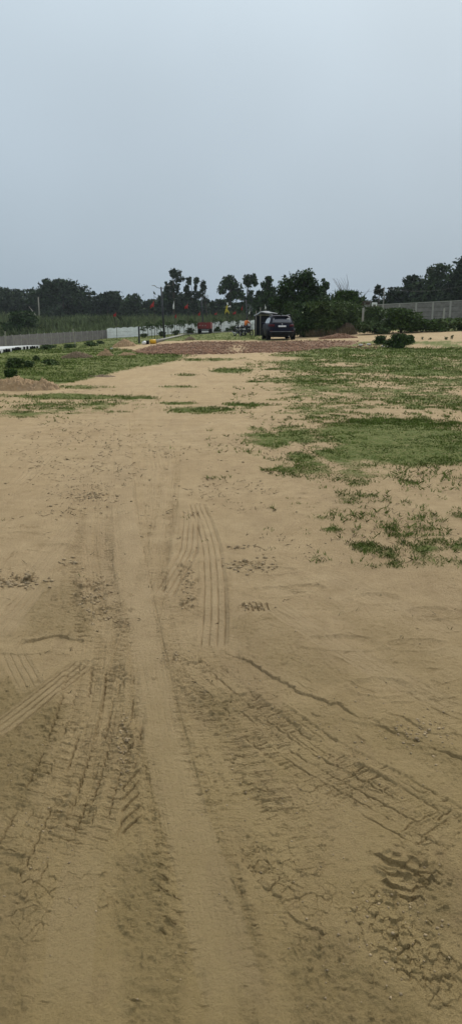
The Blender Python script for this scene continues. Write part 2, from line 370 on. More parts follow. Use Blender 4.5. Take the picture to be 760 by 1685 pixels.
ST([(150, 1380), (125, 1480), (112, 1600), (100, 1700)], .12, 'smooth', .9)
ST([(255, 1150), (300, 1300), (330, 1400)], .12, 'smooth', .5)
ST([(313, 838), (312, 890), (300, 928), (266, 985)], .145, 'ribs', .85, .05)
ST([(323, 828), (342, 880), (350, 930), (353, 1000), (350, 1070)], .15, 'ribs', .85, .05)
ST([(250, 730), (256, 755), (262, 775)], .16, 'ribs', .4)
ST([(157, 828), (155, 880), (152, 930), (160, 1000), (180, 1060)], .27, 'lug', 1.3)
ST([(178, 850), (180, 900), (186, 960), (192, 1030), (195, 1090)], .12, 'dash', .8, ph=.3)
ST([(283, 740), (277, 800), (270, 850), (255, 910), (243, 990)], .20, 'lug', 1.)
ST([(290, 770), (284, 830), (270, 900), (260, 960)], .07, 'dash', 1., ph=.1)
ST([(325, 930), (326, 980), (326, 1030)], .06, 'dash', .8)
ST([(368, 920), (370, 980), (368, 1050), (372, 1100)], .05, 'dash', .9, per=.045)
ST([(158, 1075), (150, 1150), (120, 1260), (70, 1380), (20, 1480)], .26, 'block', 1.1)
ST([(208, 1090), (205, 1160), (190, 1240), (165, 1330), (140, 1400)], .19, 'block', 1.15, ph=.4)
ST([(318, 1095), (400, 1165), (490, 1235), (610, 1305), (780, 1395)], .23, 'block', 1.1, ph=.2, per=.07)
ST([(430, 1150), (540, 1225), (660, 1290), (790, 1370)], .12, 'block', .7, ph=.6, per=.06)
ST([(280, 1085), (320, 1150), (370, 1215), (420, 1285), (470, 1350), (560, 1420)], .075, 'dash', 1.1, ph=.2, per=.055)
ST([(222, 1090), (232, 1180), (255, 1290), (272, 1400), (283, 1550), (290, 1700)], .06, 'dash', 1., ph=.5, per=.05)
ST([(300, 1280), (330, 1340), (352, 1420), (365, 1500)], .05, 'dash', 1., ph=.1, per=.05)
ST([(245, 1080), (262, 1150), (275, 1230)], .10, 'ribs', .6)
ST([(-20, 1220), (60, 1155), (145, 1085)], .12, 'ribs', 1.1, .05)
ST([(15, 1060), (40, 1110), (60, 1150)], .12, 'ribs', .35)
ST([(125, 850), (70, 930), (0, 1020)], .16, 'ribs', .22)
ST([(60, 960), (20, 1010), (-20, 1060)], .16, 'ribs', .25)
ST([(430, 985), (520, 1045), (620, 1100), (780, 1180)], .15, 'ribs', .25)
ST([(520, 940), (640, 990), (780, 1050)], .14, 'ribs', .2)
ST([(640, 900), (700, 940), (790, 985)], .16, 'dash', .8)
ST([(480, 835), (570, 850), (660, 880)], .16, 'dash', .5)
ST([(0, 770), (60, 730), (130, 690)], .18, 'ribs', .5)
ST([(160, 760), (180, 700), (200, 660), (260, 625), (330, 600)], .2, 'smooth', 1.2)
ST([(235, 700), (245, 660), (290, 630), (370, 598)], .2, 'smooth', 1.2)
ST([(30, 800), (90, 740), (180, 680)], .18, 'ribs', .5)
for a_ in (([(212, 1000), (196, 860), (186, 740), (196, 670), (240, 620), (330, 592), (380, 583)], .22), ([(262, 840), (262, 740), (276, 680), (318, 630), (370, 600), (400, 585)], .22), ([(520, 640), (420, 655), (300, 690), (200, 740), (60, 830)], .2), ([(620, 672), (500, 672), (380, 690), (280, 720)], .2), ([(-60, 760), (60, 700), (150, 665), (240, 640), (380, 610)], .22)):
    ST(a_[0], a_[1], 'lug', .5, per=.07); ST(a_[0], a_[1]*1.3, 'smooth', .8)
ST([(95, 1420), (80, 1520), (60, 1690)], .10, 'dash', .6)
ST([(190, 1400), (180, 1450), (200, 1500)], .10, 'dash', .7, per=.06)
ST([(640, 1405), (700, 1440), (780, 1475)], .12, 'block', .5)
fl = [[(200, 690), (207, 830), (222, 940), (250, 1100), (300, 1330), (370, 1700)], [(165, 790), (152, 880), (165, 1000), (150, 1150), (100, 1330), (20, 1520)], [(352, 930), (350, 1060), (430, 1180), (560, 1280), (780, 1390)],
      [(275, 720), (262, 860), (245, 990), (215, 1100), (185, 1240), (130, 1420)], [(300, 1060), (350, 1160), (420, 1280), (520, 1390), (640, 1500)], [(230, 1060), (245, 1180), (265, 1330), (285, 1500), (300, 1700)], [(215, 640), (225, 740), (240, 860), (250, 960)]]
rt = random.Random(21)
for k in range(34):
    b_ = fl[k % 7]; off = rt.gauss(0, 22); sh_ = rt.gauss(0, 10); n_ = len(b_); i0 = rt.choice((0, 0, 1)); i1 = n_-rt.choice((0, 0, 1))
    if i1-i0 < 3: i0 = 0; i1 = n_
    pp_ = [(u+off*(.45+.75*(v-690)/900)+sh_, v) for u, v in b_[i0:i1]]
    ST(pp_, rt.choice((.05, .07, .10, .14, .18)), rt.choice(('dash', 'dash', 'dash', 'lug', 'lug', 'block')), rt.uniform(.18, .40), .3, ph=rt.random(), per=rt.uniform(.035, .06))
def rows(pts, offs, w, amp, per=.04):
    for i, o_ in enumerate(offs): ST([(u+o_*(v-600)/600., v) for u, v in pts], w, 'tick', amp*.66, .3, ph=i*.37, per=per)
def flatten(pts, w, f):
    L_ = line(pts); idx, s, t, tot = coords(L_, w); D[idx] *= 1-f*sm(1.25, .55, np.abs(t+.012*n2[idx]+.006*n3[idx])/(w/2))
flatten([(203, 690), (206, 760), (207, 830), (222, 940), (240, 1060), (262, 1180), (300, 1330), (345, 1480), (400, 1700)], .16, .72)
flatten([(150, 1380), (125, 1480), (112, 1600), (100, 1700)], .13, .8)
main_ = [(206, 760), (207, 830), (222, 940), (240, 1060), (262, 1180), (300, 1330), (345, 1480), (400, 1700)]
rows(main_, (-38, 40), .03, .8, .034)
rows(main_, (-62, 66), .045, .55, .045)
rows([(158, 1075), (150, 1150), (120, 1260), (70, 1380), (20, 1480)], (-52, -20, 14), .05, 1.2, .052)
rows([(208, 1090), (205, 1160), (190, 1240), (165, 1330), (140, 1400), (120, 1500)], (-14, 16), .05, 1.3, .05)
rows([(318, 1095), (400, 1165), (490, 1235), (610, 1305), (780, 1395)], (-46, -8, 34), .055, 1.0, .05)
rows([(157, 828), (155, 880), (152, 930), (160, 1000), (180, 1060)], (-80, -40, 20, 60), .05, 1.4, .05)
rows([(283, 740), (277, 800), (270, 850), (255, 910), (243, 990)], (-30, 30), .05, 1.4, .045)
rows([(280, 1085), (320, 1150), (370, 1215), (420, 1285), (470, 1350), (560, 1420)], (0, 22), .06, 1.4, .055)
rows([(372, 900), (376, 980), (374, 1050), (380, 1100)], (0,), .04, 1.4, .04)
ST([(318, 1095), (400, 1165), (490, 1235), (610, 1305), (780, 1395)], .25, 'dash', .8, ph=.3, per=.06)
# edges of crust, seen from the lower side
ST([(372, 1072), (400, 1090), (440, 1107), (490, 1135), (540, 1152), (600, 1180), (640, 1197), (700, 1222), (790, 1262)][::-1], .35, 'scarp', .62, .05)
ST([(655, 1175), (700, 1198), (790, 1212)][::-1], .15, 'scarp', .45, .03)
ST([(28, 1062), (60, 1052), (95, 1047), (150, 1060)][::-1], .3, 'scarp', .9, .05)
ST([(462, 1492), (490, 1515), (520, 1535), (552, 1534)][::-1], .13, 'scarp', .5, .03)
ST([(-20, 1075), (60, 1075), (110, 1065)][::-1], .3, 'scarp', .35, .05)
ST([(395, 1040), (425, 1002), (470, 998)][::-1], .1, 'scarp', .3, .03)
# churned strips
ST([(400, 1370), (425, 1420), (470, 1470), (520, 1500)], .075, 'chop', .45)
ST([(545, 1445), (610, 1500), (670, 1560), (730, 1620), (800, 1690)], .17, 'chop', .42)
ST([(470, 1495), (530, 1500), (560, 1480)], .09, 'chop', .35)
ST([(148, 945), (152, 985), (165, 1025)], .20, 'chop', .75, .05)
ST([(304, 925), (308, 965), (312, 1010)], .10, 'chop', .7, .04)
ST([(270, 1075), (290, 1082), (330, 1095), (370, 1120)], .07, 'chop', .45, .03)
ST([(-20, 965), (20, 955), (66, 948)], .17, 'chop', 1., .03)
ST([(372, 932), (405, 930), (440, 928)], .14, 'chop', .8, .03)
ST([(365, 902), (400, 900)], .06, 'chop', .7, .03)
ST([(385, 1000), (442, 1003)], .05, 'chop', .7, .02)
ST([(205, 1180), (212, 1230), (200, 1290)], .05, 'chop', .55, .03)
ST([(95, 928), (115, 925)], .07, 'chop', .7, .02)
ST([(0, 870), (45, 868), (70, 866)], .05, 'chop', .5, .02)
# gouges, a boot hole and prints
for k in range(6):
    ST([(196+k*2, 1352-k*16), (232+k, 1322-k*16)], .016, 'chop', .0)
def gouge(pts, w=.02, d=.02):
    w *= .45; d *= .7
    L = line(pts); idx, s, t, tot = coords(L, w*2); t = t+fbm(X[idx]*20, Y[idx]*20, 2, 5)*.006
    D[idx] += (-d*gau(t, w*.35)+d*.4*gau(np.abs(t)-w*.8, w*.4))*sm(0, .02, s)*sm(0, .02, tot-s)
for k in range(5): gouge([(200, 1375-k*19), (234, 1340-k*19)], .022, .016)
for k in range(5): gouge([(400+k*9, 992), (408+k*9, 1009)], .02, .018)
for u, v in [(490, 972), (470, 966), (705, 1010), (715, 1016)]: gouge([(u-14, v), (u+14, v+4)], .018, .012)
for k in range(70):
    u = RS.uniform(0, 760); v = RS.uniform(860, 1685); a = RS.uniform(-.6, .6); l = RS.uniform(8, 34)
    gouge([(u, v), (u+l*math.cos(a), v+l*.6*math.sin(a))], RS.uniform(.006, .014), RS.uniform(.003, .010))
for k in range(150):
    u = RS.uniform(400, 800); v = RS.uniform(930, 1200); a = RS.choice([.5, .55, .1, -.3])+RS.normal()*.12; l = RS.uniform(10, 60)
    gouge([(u, v), (u+l*.5*math.cos(a), v+l*.3*math.sin(a)+RS.normal()*1.5), (u+l*math.cos(a), v+l*.6*math.sin(a))], RS.uniform(.010, .022), RS.uniform(.003, .008))
for k in range(60):
    u = RS.uniform(-60, 120); v = RS.uniform(820, 1080); a = RS.choice([-.8, -.6, .1])+RS.normal()*.12; l = RS.uniform(10, 50)
    gouge([(u, v), (u+l*math.cos(a), v+l*.8*math.sin(a))], RS.uniform(.010, .02), RS.uniform(.003, .008))
for u, v, w_, h_ in [(455, 975, 46, 9), (505, 968, 30, 6), (620, 985, 40, 9), (705, 1008, 34, 9), (560, 1060, 60, 12), (690, 1060, 50, 10), (440, 940, 40, 6), (620, 1130, 50, 14), (90, 900, 40, 6), (40, 880, 40, 5)]:
    e_ = np.sqrt(((U-u)/w_)**2+((V-v)/h_)**2)+.25*n2+.12*n3; D += -.007*sm(1.1, .6, e_)+.005*gau(e_-1.1, .14)
c = GN(668, 1440); dx = X-c[0]; dy = Y-c[1]; an = np.arctan2(dy, dx); r = np.hypot(dx, dy*.9)/(.070*(1+.18*np.sin(an*3+1)+.1*np.sin(an*7)))
m_ = r < 3
rn = r[m_]+.22*fbm(X[m_]*30, Y[m_]*30, 3, 301); f1, f2, hid, gx, gy = cells(X[m_]*38, Y[m_]*30, 9)
D[m_] += (-.006*sm(1.1, .7, rn)+.006*gau(rn-1.12, .10)*(.3+hid)+.007*gau(dx[m_]*.6+dy[m_]-.005+.02*n3[m_], .007)*(rn < 1)+(.007*(hid-.4)-.009*gy)*sm(1.6, 1., rn))
# footprints
for u, v, a in [(640, 1210, .2), (560, 1190, 1.2), (115, 1450, 0), (420, 1410, .6), (540, 1000, .4), (300, 1600, .3)]:
    c = GN(u, v); dx = X-c[0]; dy = Y-c[1]; e = ((dx*math.cos(a)+dy*math.sin(a))/.05)**2+((-dx*math.sin(a)+dy*math.cos(a))/.13)**2; D += -.004*sm(1.2, .7, e)*(.5+n2)
# granular wet sand, general grain, crumbs
damp *= 1-.7*FLAT
D += fine*(.0030+.0060*damp)*(1-.75*FLAT)
pe = 1-np.abs(fbm(X*40+5, Y*34, 2, 121))*2.2
D += np.clip(pe, 0, 1)*.0055*damp*sm(7, 4, Y)*(1-FLAT)
crumb = sm(.45, .7, fbm(X*55, Y*48, 2, 140))*sm(.05, .4, fbm(X*1.7, Y*1.7, 3, 150)+.12); D += crumb*.0035*sm(.8, 1.4, Y)*(Y < 12)*(1-FLAT)
D += -.005*sm(.93, .99, 1-np.abs(fbm(X*5, Y*5, 4, 170))*1.6)*sm(.0, .5, fbm(X*1.1, Y*1.1, 2, 180))*(Y < 9)*(1-FLAT)*.8
zc_ = np.zeros_like(X)
for u, v, ru, rv, w in [(440, 1400, 60, 60, .9), (520, 1480, 90, 60, .9), (130, 1250, 130, 160, .6), (190, 1180, 60, 120, .7), (540, 1300, 200, 70, .6), (60, 1480, 90, 160, .8), (130, 1450, 90, 70, .6), (300, 1090, 80, 30, .8), (680, 1390, 110, 50, .7), (150, 900, 50, 90, .5), (280, 1050, 50, 60, .5), (620, 1180, 60, 25, .6), (230, 1350, 60, 60, .5)]: zc_ = np.maximum(zc_, ell(u, v, ru, rv)*w)
zi = np.where(zc_ > .02)[0]; f1, f2, hid, gx, gy = cells(X[zi]*30+.4*fbm(X[zi]*30, Y[zi]*30, 3, 311), Y[zi]*24+.4*fbm(X[zi]*30, Y[zi]*30, 3, 312), 21)
zz_ = sm(.1, .5, zc_[zi]+.5*fbm(X[zi]*6, Y[zi]*6, 3, 313)-.12)
D[zi] += .62*zz_*(-.005*sm(.07, .01, f2-f1)*sm(.1, .5, hid)+.0035*(hid-.4)-.0055*gy*(hid+.1)+.003*gx*(hid-.5))*(1-.6*FLAT[zi])
gr2 = fbm(X*7, Y*7, 3, 200)
D += (grass*.012*(gr2+.5)+brick*.02*n3)*(Y > 4)
D += litter*.008*sm(.25, .6, fbm(X*8, Y*8, 3, 210))
rut = fbm(X*.8, Y*5, 3, 230); D += .018*rut*sm(6, 12, Y)*(Y < 45)
Zf = Z+D
def ground_z(x, y): return t0(x, y)

nr, nc = shape; ii = np.arange(nr*nc).reshape(shape)
Fq = np.stack([ii[:-1, :-1], ii[:-1, 1:], ii[1:, 1:], ii[1:, :-1]], -1).reshape(-1, 4)
gm = bpy.data.materials.new('sandy_ground'); gm.use_nodes = True
ground = fast('ground', np.c_[X, Y, Zf], Fq, gm, None, True); tag(ground, kind='structure')
for nm, a in (('grass', grass), ('brick', brick), ('litter', litter), ('damp', damp), ('moist_vignette', moist_vignette), ('flat', FLAT), ('rough', rough)):
    at = ground.data.attributes.new(nm, 'FLOAT', 'POINT'); at.data.foreach_set('value', a.astype(np.float32))
nt = gm.node_tree; N = nt.nodes; L = nt.links; B = N['Principled BSDF']; B.inputs['Roughness'].default_value = .95; B.inputs['Specular IOR Level'].default_value = .15
def att(n): a = N.new('ShaderNodeAttribute'); a.attribute_name = n; return a.outputs['Fac']
geo = N.new('ShaderNodeNewGeometry')
def noise(sc, det=5, rg=.55, st=None):
    n = N.new('ShaderNodeTexNoise'); n.inputs['Scale'].default_value = sc; n.inputs['Detail'].default_value = det; n.inputs['Roughness'].default_value = rg
    if st:
        mp = N.new('ShaderNodeMapping'); mp.inputs['Scale'].default_value = st; L.new(geo.outputs['Position'], mp.inputs['Vector']); L.new(mp.outputs['Vector'], n.inputs['Vector'])
    else: L.new(geo.outputs['Position'], n.inputs['Vector'])
    return n.outputs['Fac']
def mr(s, a, b, c=0., d=1.):
    m = N.new('ShaderNodeMapRange'); m.inputs['From Min'].default_value = a; m.inputs['From Max'].default_value = b; m.inputs['To Min'].default_value = c; m.inputs['To Max'].default_value = d; L.new(s, m.inputs['Value']); return m.outputs['Result']
def mth(op, a, b):
    m = N.new('ShaderNodeMath'); m.operation = op
    for i, k in enumerate((a, b)):
        if isinstance(k, (int, float)): m.inputs[i].default_value = k
        else: L.new(k, m.inputs[i])
    return m.outputs[0]
def mix(f, a, b):
    m = N.new('ShaderNodeMix'); m.data_type = 'RGBA'; m.clamp_factor = True
    if isinstance(f, (int, float)): m.inputs[0].default_value = f
    else: L.new(f, m.inputs[0])
    for k, s in ((6, a), (7, b)):
        if isinstance(s, tuple): m.inputs[k].default_value = (*s, 1)
        else: L.new(s, m.inputs[k])
    return m.outputs[2]
SAND = (.400, .292, .178)
c = mix(mr(noise(.7), .3, .7), (.435, .312, .170), (.495, .368, .210))
c = mix(mr(noise(5, 6, .65), .35, .75), c, (.35, .248, .130))
c = mix(mth('MULTIPLY', mr(noise(190, 3, .8), .45, .7), .55), c, (.235, .165, .090))
c = mix(mth('MULTIPLY', mr(noise(60, 3, .7), .5, .8), .3), c, (.52, .40, .26))
c = mix(mth('MULTIPLY', att('moist_vignette'), .62), c, (.325, .238, .092))  # vignette darkening mixed into the near sand colour, with a damp olive tint
c = mix(mth('MULTIPLY', att('damp'), mr(noise(90, 4, .7), .2, .65, .35, .85)), c, (.225, .165, .070))
c = mix(mth('MULTIPLY', mr(noise(1., 6, .7, (1.4, .5, 1)), .48, .72), .55), c, (.285, .198, .110))
c = mix(mth('MULTIPLY', mr(noise(3.2, 6, .75, (1.6, .8, 1)), .55, .75), .5), c, (.27, .185, .10))
c = mix(mth('MULTIPLY', att('flat'), .16), c, (.44, .335, .205))
lit = mth('MULTIPLY', att('litter'), mr(noise(13, 6, .7), .56, .64)); c = mix(mth('MULTIPLY', lit, .8), c, (.14, .10, .052))
gcol = mix(mr(noise(6, 5, .7), .35, .65), (.080, .114, .020), (.135, .152, .038)); gcol = mix(mth('MULTIPLY', mr(noise(28, 4, .7), .6, .8), .6), gcol, (.19, .155, .075))
c = mix(mth('MULTIPLY', att('grass'), mr(noise(18, 5, .75), .28, .44)), c, gcol)
vo = N.new('ShaderNodeTexVoronoi'); vo.inputs['Scale'].default_value = 7; L.new(geo.outputs['Position'], vo.inputs['Vector'])
vr = N.new('ShaderNodeSeparateColor'); L.new(vo.outputs['Color'], vr.inputs['Color'])
bc = mix(vr.outputs[0], (.14, .078, .045), (.235, .138, .080)); bc = mix(mr(noise(2.5, 4, .7), .52, .68), bc, (.27, .195, .13))
c = mix(att('brick'), c, bc)
L.new(c, B.inputs['Base Color'])
b1 = N.new('ShaderNodeBump'); b1.inputs['Distance'].default_value = .010; b1.inputs['Strength'].default_value = 1.; L.new(noise(150, 5, .8), b1.inputs['Height'])
b2 = N.new('ShaderNodeBump'); b2.inputs['Distance'].default_value = .022; b2.inputs['Strength'].default_value = .7; L.new(noise(55, 6, .7), b2.inputs['Height']); L.new(b1.outputs['Normal'], b2.inputs['Normal'])
L.new(b2.outputs['Normal'], B.inputs['Normal'])

# ------------------------------------------------------------------ leaves, blades
def leaf_quads(C, size, flat=0., asp=1.8, rs=RS):
    n = len(C); a = rs.normal(size=(n, 3)); a[:, 2] *= (1-flat*.6); a /= np.linalg.norm(a, axis=1)[:, None]
    b = np.cross(a, rs.normal(size=(n, 3))); b /= np.linalg.norm(b, axis=1)[:, None]
    s = (np.asarray(size)*rs.uniform(.6, 1.4, n))[:, None]; c = np.cross(a, b)
    V_ = np.stack([C-a*s*asp/2, C+b*s/2+c*s*.2, C+a*s*asp/2, C-b*s/2+c*s*.2], 1)
    return V_.reshape(-1, 3), np.arange(n*4).reshape(-1, 4)
def cluster(blobs, n, shell=.55, rs=RS):
    w = np.array([b[3]*b[4]*b[5] for b in blobs])**.72; w /= w.sum(); k = rs.choice(len(blobs), n, p=w); Bb = np.array(blobs)[k]
    d = rs.normal(size=(n, 3)); d /= np.linalg.norm(d, axis=1)[:, None]
    r = shell+(1-shell)*rs.uniform(0, 1, n)**.6; r *= 1+.16*rs.normal(size=n)
    r *= 1+.28*np.sin(d[:, 0]*7+k)*np.sin(d[:, 2]*6+k*2.)
    return Bb[:, :3]+d*Bb[:, 3:6]*r[:, None]
def crown_blobs(w, h, z0, kind, rs):
    bl = []
    if kind == 'round':
        for i in range(17):
            a = rs.uniform(0, 6.28); t = rs.uniform(0, 1); rr = w*.5*.74*math.sqrt(rs.uniform(.05, 1))*math.sqrt(max(.15, 1-(t*1.0)**2)); s = w*rs.uniform(.15, .22)
            bl.append((rr*math.cos(a), rr*math.sin(a), z0+(h-z0)*(.14+.70*t), s, s, s*.75*min(1.4, (h-z0)/w+.3)))
    elif kind == 'tall':
        for i in range(24):
            t = rs.uniform(0, 1)**.9; pr = math.sin(math.pi*(.16+.80*t))**.7; s = w*.5*rs.uniform(.20, .36)*pr+.05*w; a = rs.uniform(0, 6.28); o = w*.5*rs.uniform(.3, .75)*pr
            bl.append((o*math.cos(a), o*math.sin(a), z0+(h-z0)*(.04+t*.90), s, s, s*.9))
    elif kind == 'wispy':
        for i in range(16):
            t = rs.uniform(0, 1)**.8; s = w*rs.uniform(.09, .17); o = w*rs.uniform(.1, .40)*(1.1-.7*abs(t-.55)); a = rs.uniform(0, 6.28)
            bl.append((o*math.cos(a), o*math.sin(a), z0+(h-z0)*(.03+.92*t), s, s, s*rs.uniform(.8, 1.6)))
    elif kind == 'bush':
        bl.append((0, 0, h*.45, w*.30, w*.30, h*.36))
        for i in range(12):
            a = rs.uniform(0, 6.28); t = rs.uniform(0, 1); rr = w*.34*rs.uniform(0, 1)**.5*(1-.4*t); s = w*rs.uniform(.16, .24)
            bl.append((rr*math.cos(a)*1.1, rr*math.sin(a)*1.1, h*(.16+.68*t), s*1.1, s*1.1, h*rs.uniform(.17, .26)))
    return bl
tseed = [100]
def tree(name, label, u, wpx, vtop, y, kind='round', lm='leaf_far', n=2600, leaf=.5, trunkfrac=.2, lean=0., group=None, bark='bark', cat='tree'):
    tseed[0] += 1; rs = np.random.RandomState(tseed[0]); b = P(u, y); h = ztop(vtop, y)-b[2]; w = wpx*y/F
    o = empty(name, b); tag(o, label, cat, group)
    bl = crown_blobs(w, h*.97, h*trunkfrac, kind, rs)
    if lean: bl = [(q[0]+lean*q[2], *q[1:]) for q in bl]
    C = cluster(bl, n, rs=rs); C = C[C[:, 2] > .1]; lo_, hi_ = np.percentile(C[:, 0], [2, 98]); C[:, 0] = (C[:, 0]-(lo_+hi_)/2)*w/(hi_-lo_)+(lean*h*.75); zb_ = h*trunkfrac*.6; zl, zh = np.percentile(C[:, 2], [3, 99]); C[:, 2] = zb_+(C[:, 2]-zl)*(h-zb_)/(zh-zl); C = C[C[:, 2] > .05]
    C[:, 2] = np.minimum(C[:, 2], h*rs.uniform(.97, 1.04, len(C)))
    v, f = leaf_quads(C, leaf, rs=rs); fast('crown', v, f, M[lm], o)
    m = MB(); r0 = max(.05, h*.018); m.tube([(0, 0, -.2), (lean*h*.3+.02*h*rs.normal()*.3, 0, h*.35), (lean*h*.8, .0, h*.82)], [r0*1.3, r0, r0*.3], 6)
    for q in bl[::2]: m.tube([(lean*q[2]*.5, 0, max(h*.12, q[2]*.55)), (q[0]*.6, q[1]*.6, q[2]*.85), (q[0], q[1], q[2])], [r0*.5, r0*.3, r0*.1], 5)
    m.build('trunk', M[bark], o); return o
def bush(label, u, v, wpx, hpx, lm='leaf_bush', n=1500, leaf=.07, name='bush', y=None, group=None, cat='bush', kind='bush', asp=1.8):
    tseed[0] += 1; rs = np.random.RandomState(tseed[0])
    b = G(u, v) if y is None else np.array(P(u, y)); y = b[1]; w = wpx*y/F; h = hpx*y/F
    o = empty(name, b); tag(o, label, cat, group); bl = crown_blobs(w, h, 0, kind, rs)
    C = cluster(bl, n, .3, rs=rs); lo_, hi_ = np.percentile(C[:, 0], [2, 98]); C[:, :2] *= w/(hi_-lo_); C[:, 2] *= h/np.percentile(C[:, 2], 97); C[:, 2] = np.clip(C[:, 2], .02, h*rs.uniform(.9, 1.05, len(C)))
    v_, f = leaf_quads(C, leaf, rs=rs, asp=asp); fast('foliage', v_, f, M[lm], o)
    m = MB()
    for i in range(6): a = i*1.05; m.tube([(0, 0, -.05), (w*.12*math.cos(a), w*.12*math.sin(a), h*.35), (w*.26*math.cos(a), w*.26*math.sin(a), h*.7)], [h*.02+.004, h*.014+.003, .003], 5)
    m.build('stems', M['bark'], o); return o
def blades(name, pts, h, w, mt, parent=None, lean=.35, per=1, rs=RS):
    n = len(pts); a = rs.uniform(0, 6.28, n); hh = h*rs.uniform(.55, 1.25, n) if not hasattr(h, 'shape') else h; l = hh*lean*rs.uniform(.1, 1.6, n); la = rs.uniform(0, 6.28, n)
    dx = np.cos(a)*w/2; dy = np.sin(a)*w/2; z = np.zeros(n)
    b0 = pts+np.c_[dx, dy, z]; b1_ = pts-np.c_[dx, dy, z]
    mx = pts+np.c_[np.cos(la)*l*.35, np.sin(la)*l*.35, hh*.6]
    tp = pts+np.c_[np.cos(la)*l, np.sin(la)*l, hh*(1-.25*np.minimum(1, l/hh))]
    V_ = np.stack([b0, b1_, mx-np.c_[dx, dy, z]*.7, tp, mx+np.c_[dx, dy, z]*.7], 1).reshape(-1, 3)
    k = np.arange(n)*5; F_ = np.stack([k, k+1, k+2, k+3, k+4], 1)
    return fast(name, V_, F_, mt, parent)

# ------------------------------------------------------------------ far trees
GF = 'trees beyond the fields'
FT = [ # name,label,u,w,vtop,y,kind,mat,n,leaf,trunkfrac,lean
 ('broadleaf_tree', 'dark round tree cut off by the photo\'s left edge', 2, 60, 474, 215, 'round', 'leaf_far', 2600, .55, .06, 0),
 ('broadleaf_tree', 'dark low tree standing second from the photo\'s left edge', 30, 46, 478, 225, 'round', 'leaf_far2', 2200, .55, .06, 0),
 ('broadleaf_tree', 'dark tree behind the pale utility pole at the left', 58, 40, 477, 220, 'round', 'leaf_far', 2200, .55, .06, 0),
 ('broadleaf_tree', 'largest round-crowned dark tree of the left skyline', 106, 84, 461, 205, 'round', 'leaf_far', 5200, .55, .05, 0),
 ('broadleaf_tree', 'low tree filling the dip right of the largest left tree', 146, 30, 492, 225, 'round', 'leaf_far2', 1300, .55, .05, 0),
 ('broadleaf_tree', 'round tree with a flat wide crown over the white wall\'s left end', 178, 54, 481, 210, 'round', 'leaf_far', 3200, .5, .05, 0),
 ('broadleaf_tree', 'upright dark tree just left of the tallest red flag', 220, 32, 485, 205, 'round', 'leaf_far2', 2000, .5, .05, 0),
 ('broadleaf_tree', 'low round tree right behind the tallest red flag', 245, 36, 494, 215, 'round', 'leaf_far', 1800, .5, .05, 0),
 ('broadleaf_tree', 'broad dark tree behind the twin-armed lamp post', 285, 60, 482, 195, 'round', 'leaf_far', 3200, .5, .05, 0),
 ('broadleaf_tree', 'low dark tree under the two leaning eucalyptus trees', 318, 42, 497, 200, 'round', 'leaf_far2', 2200, .5, .05, 0),
 ('broadleaf_tree', 'dark bushy tree behind the yellow cloth banner', 358, 44, 494, 185, 'round', 'leaf_far2', 2800, .48, .05, 0),
 ('broadleaf_tree', 'low dark tree between the pyramid tree and the open-crowned tree', 395, 30, 499, 175, 'round', 'leaf_far', 1800, .45, .05, 0),
 ('broadleaf_tree', 'bushy tree behind the black tarpaulin shed', 432, 34, 480, 130, 'round', 'leaf_far', 2600, .32, .05, 0),
 ('eucalyptus_tree', 'tall thin eucalyptus with a tufted top right of the twin-armed lamp', 286, 24, 444, 185, 'wispy', 'leaf_far', 620, .5, .52, 0),
 ('eucalyptus_tree', 'thin eucalyptus leaning left, over the red trailer\'s left side', 321, 21, 457, 178, 'wispy', 'leaf_far', 700, .45, .35, -.2),
 ('eucalyptus_tree', 'thin eucalyptus leaning left, over the red trailer\'s right side', 343, 22, 458, 178, 'wispy', 'leaf_far', 720, .45, .38, -.24),
 ('upright_tree', 'dense pyramid-shaped tree above the yellow cloth banner', 379, 30, 455, 165, 'tall', 'leaf_mid', 1700, .42, .2, 0),
 ('upright_tree', 'open-crowned tree with sky gaps over the motorcycles', 405, 28, 453, 160, 'wispy', 'leaf_mid', 1100, .4, .2, .05),
 ('upright_tree', 'tall dark tree above the black tarpaulin shed', 437, 32, 457, 120, 'tall', 'leaf_mid', 2200, .3, .15, 0),
 ('upright_tree', 'slim pointed tree between the big near tree and the reed clump', 534, 20, 461, 110, 'tall', 'leaf_mid', 1100, .28, .2, -.03),
 ('broadleaf_tree', 'low leafy tree at the right shoulder of the big near tree', 515, 34, 478, 95, 'round', 'leaf_mid', 1600, .24, .1, 0),
 ('broadleaf_tree', 'small low tree peeping over the bank left of the reed clump', 551, 16, 487, 120, 'round', 'leaf_mid', 600, .28, .1, 0),
 ('young_tree', 'small ragged tree on the wall\'s far side beside the thin grey pole', 622, 18, 470, 120, 'wispy', 'leaf_far', 650, .3, .1, 0),
 ('broadleaf_tree', 'low tree at the left foot of the right-hand grove', 648, 40, 474, 140, 'round', 'leaf_far', 2600, .36, .05, 0),
 ('broadleaf_tree', 'mid-height tree in the left part of the right-hand grove', 675, 50, 455, 140, 'round', 'leaf_far', 3600, .36, .05, 0),
 ('broadleaf_tree', 'broad tree with a pale-tipped top in the middle of the right-hand grove', 708, 62, 437, 135, 'round', 'leaf_far2', 4800, .36, .05, 0),
 ('broadleaf_tree', 'tall dark tree cut by the photo\'s right edge', 758, 60, 425, 135, 'round', 'leaf_far', 4600, .36, .05, 0),
 ('broadleaf_tree', 'dark tree filling the gap in the right-hand grove behind the wall', 735, 50, 456, 150, 'round', 'leaf_far', 3000, .38, .05, 0),
 ('broadleaf_tree', 'low tree behind the unfinished brick hut', 592, 26, 490, 150, 'round', 'leaf_far', 900, .36, .05, 0),
]
for a in FT: tree(a[0], a[1], a[2], a[3], a[4], a[5], a[6], a[7], a[8], a[9], a[10], a[11], GF)
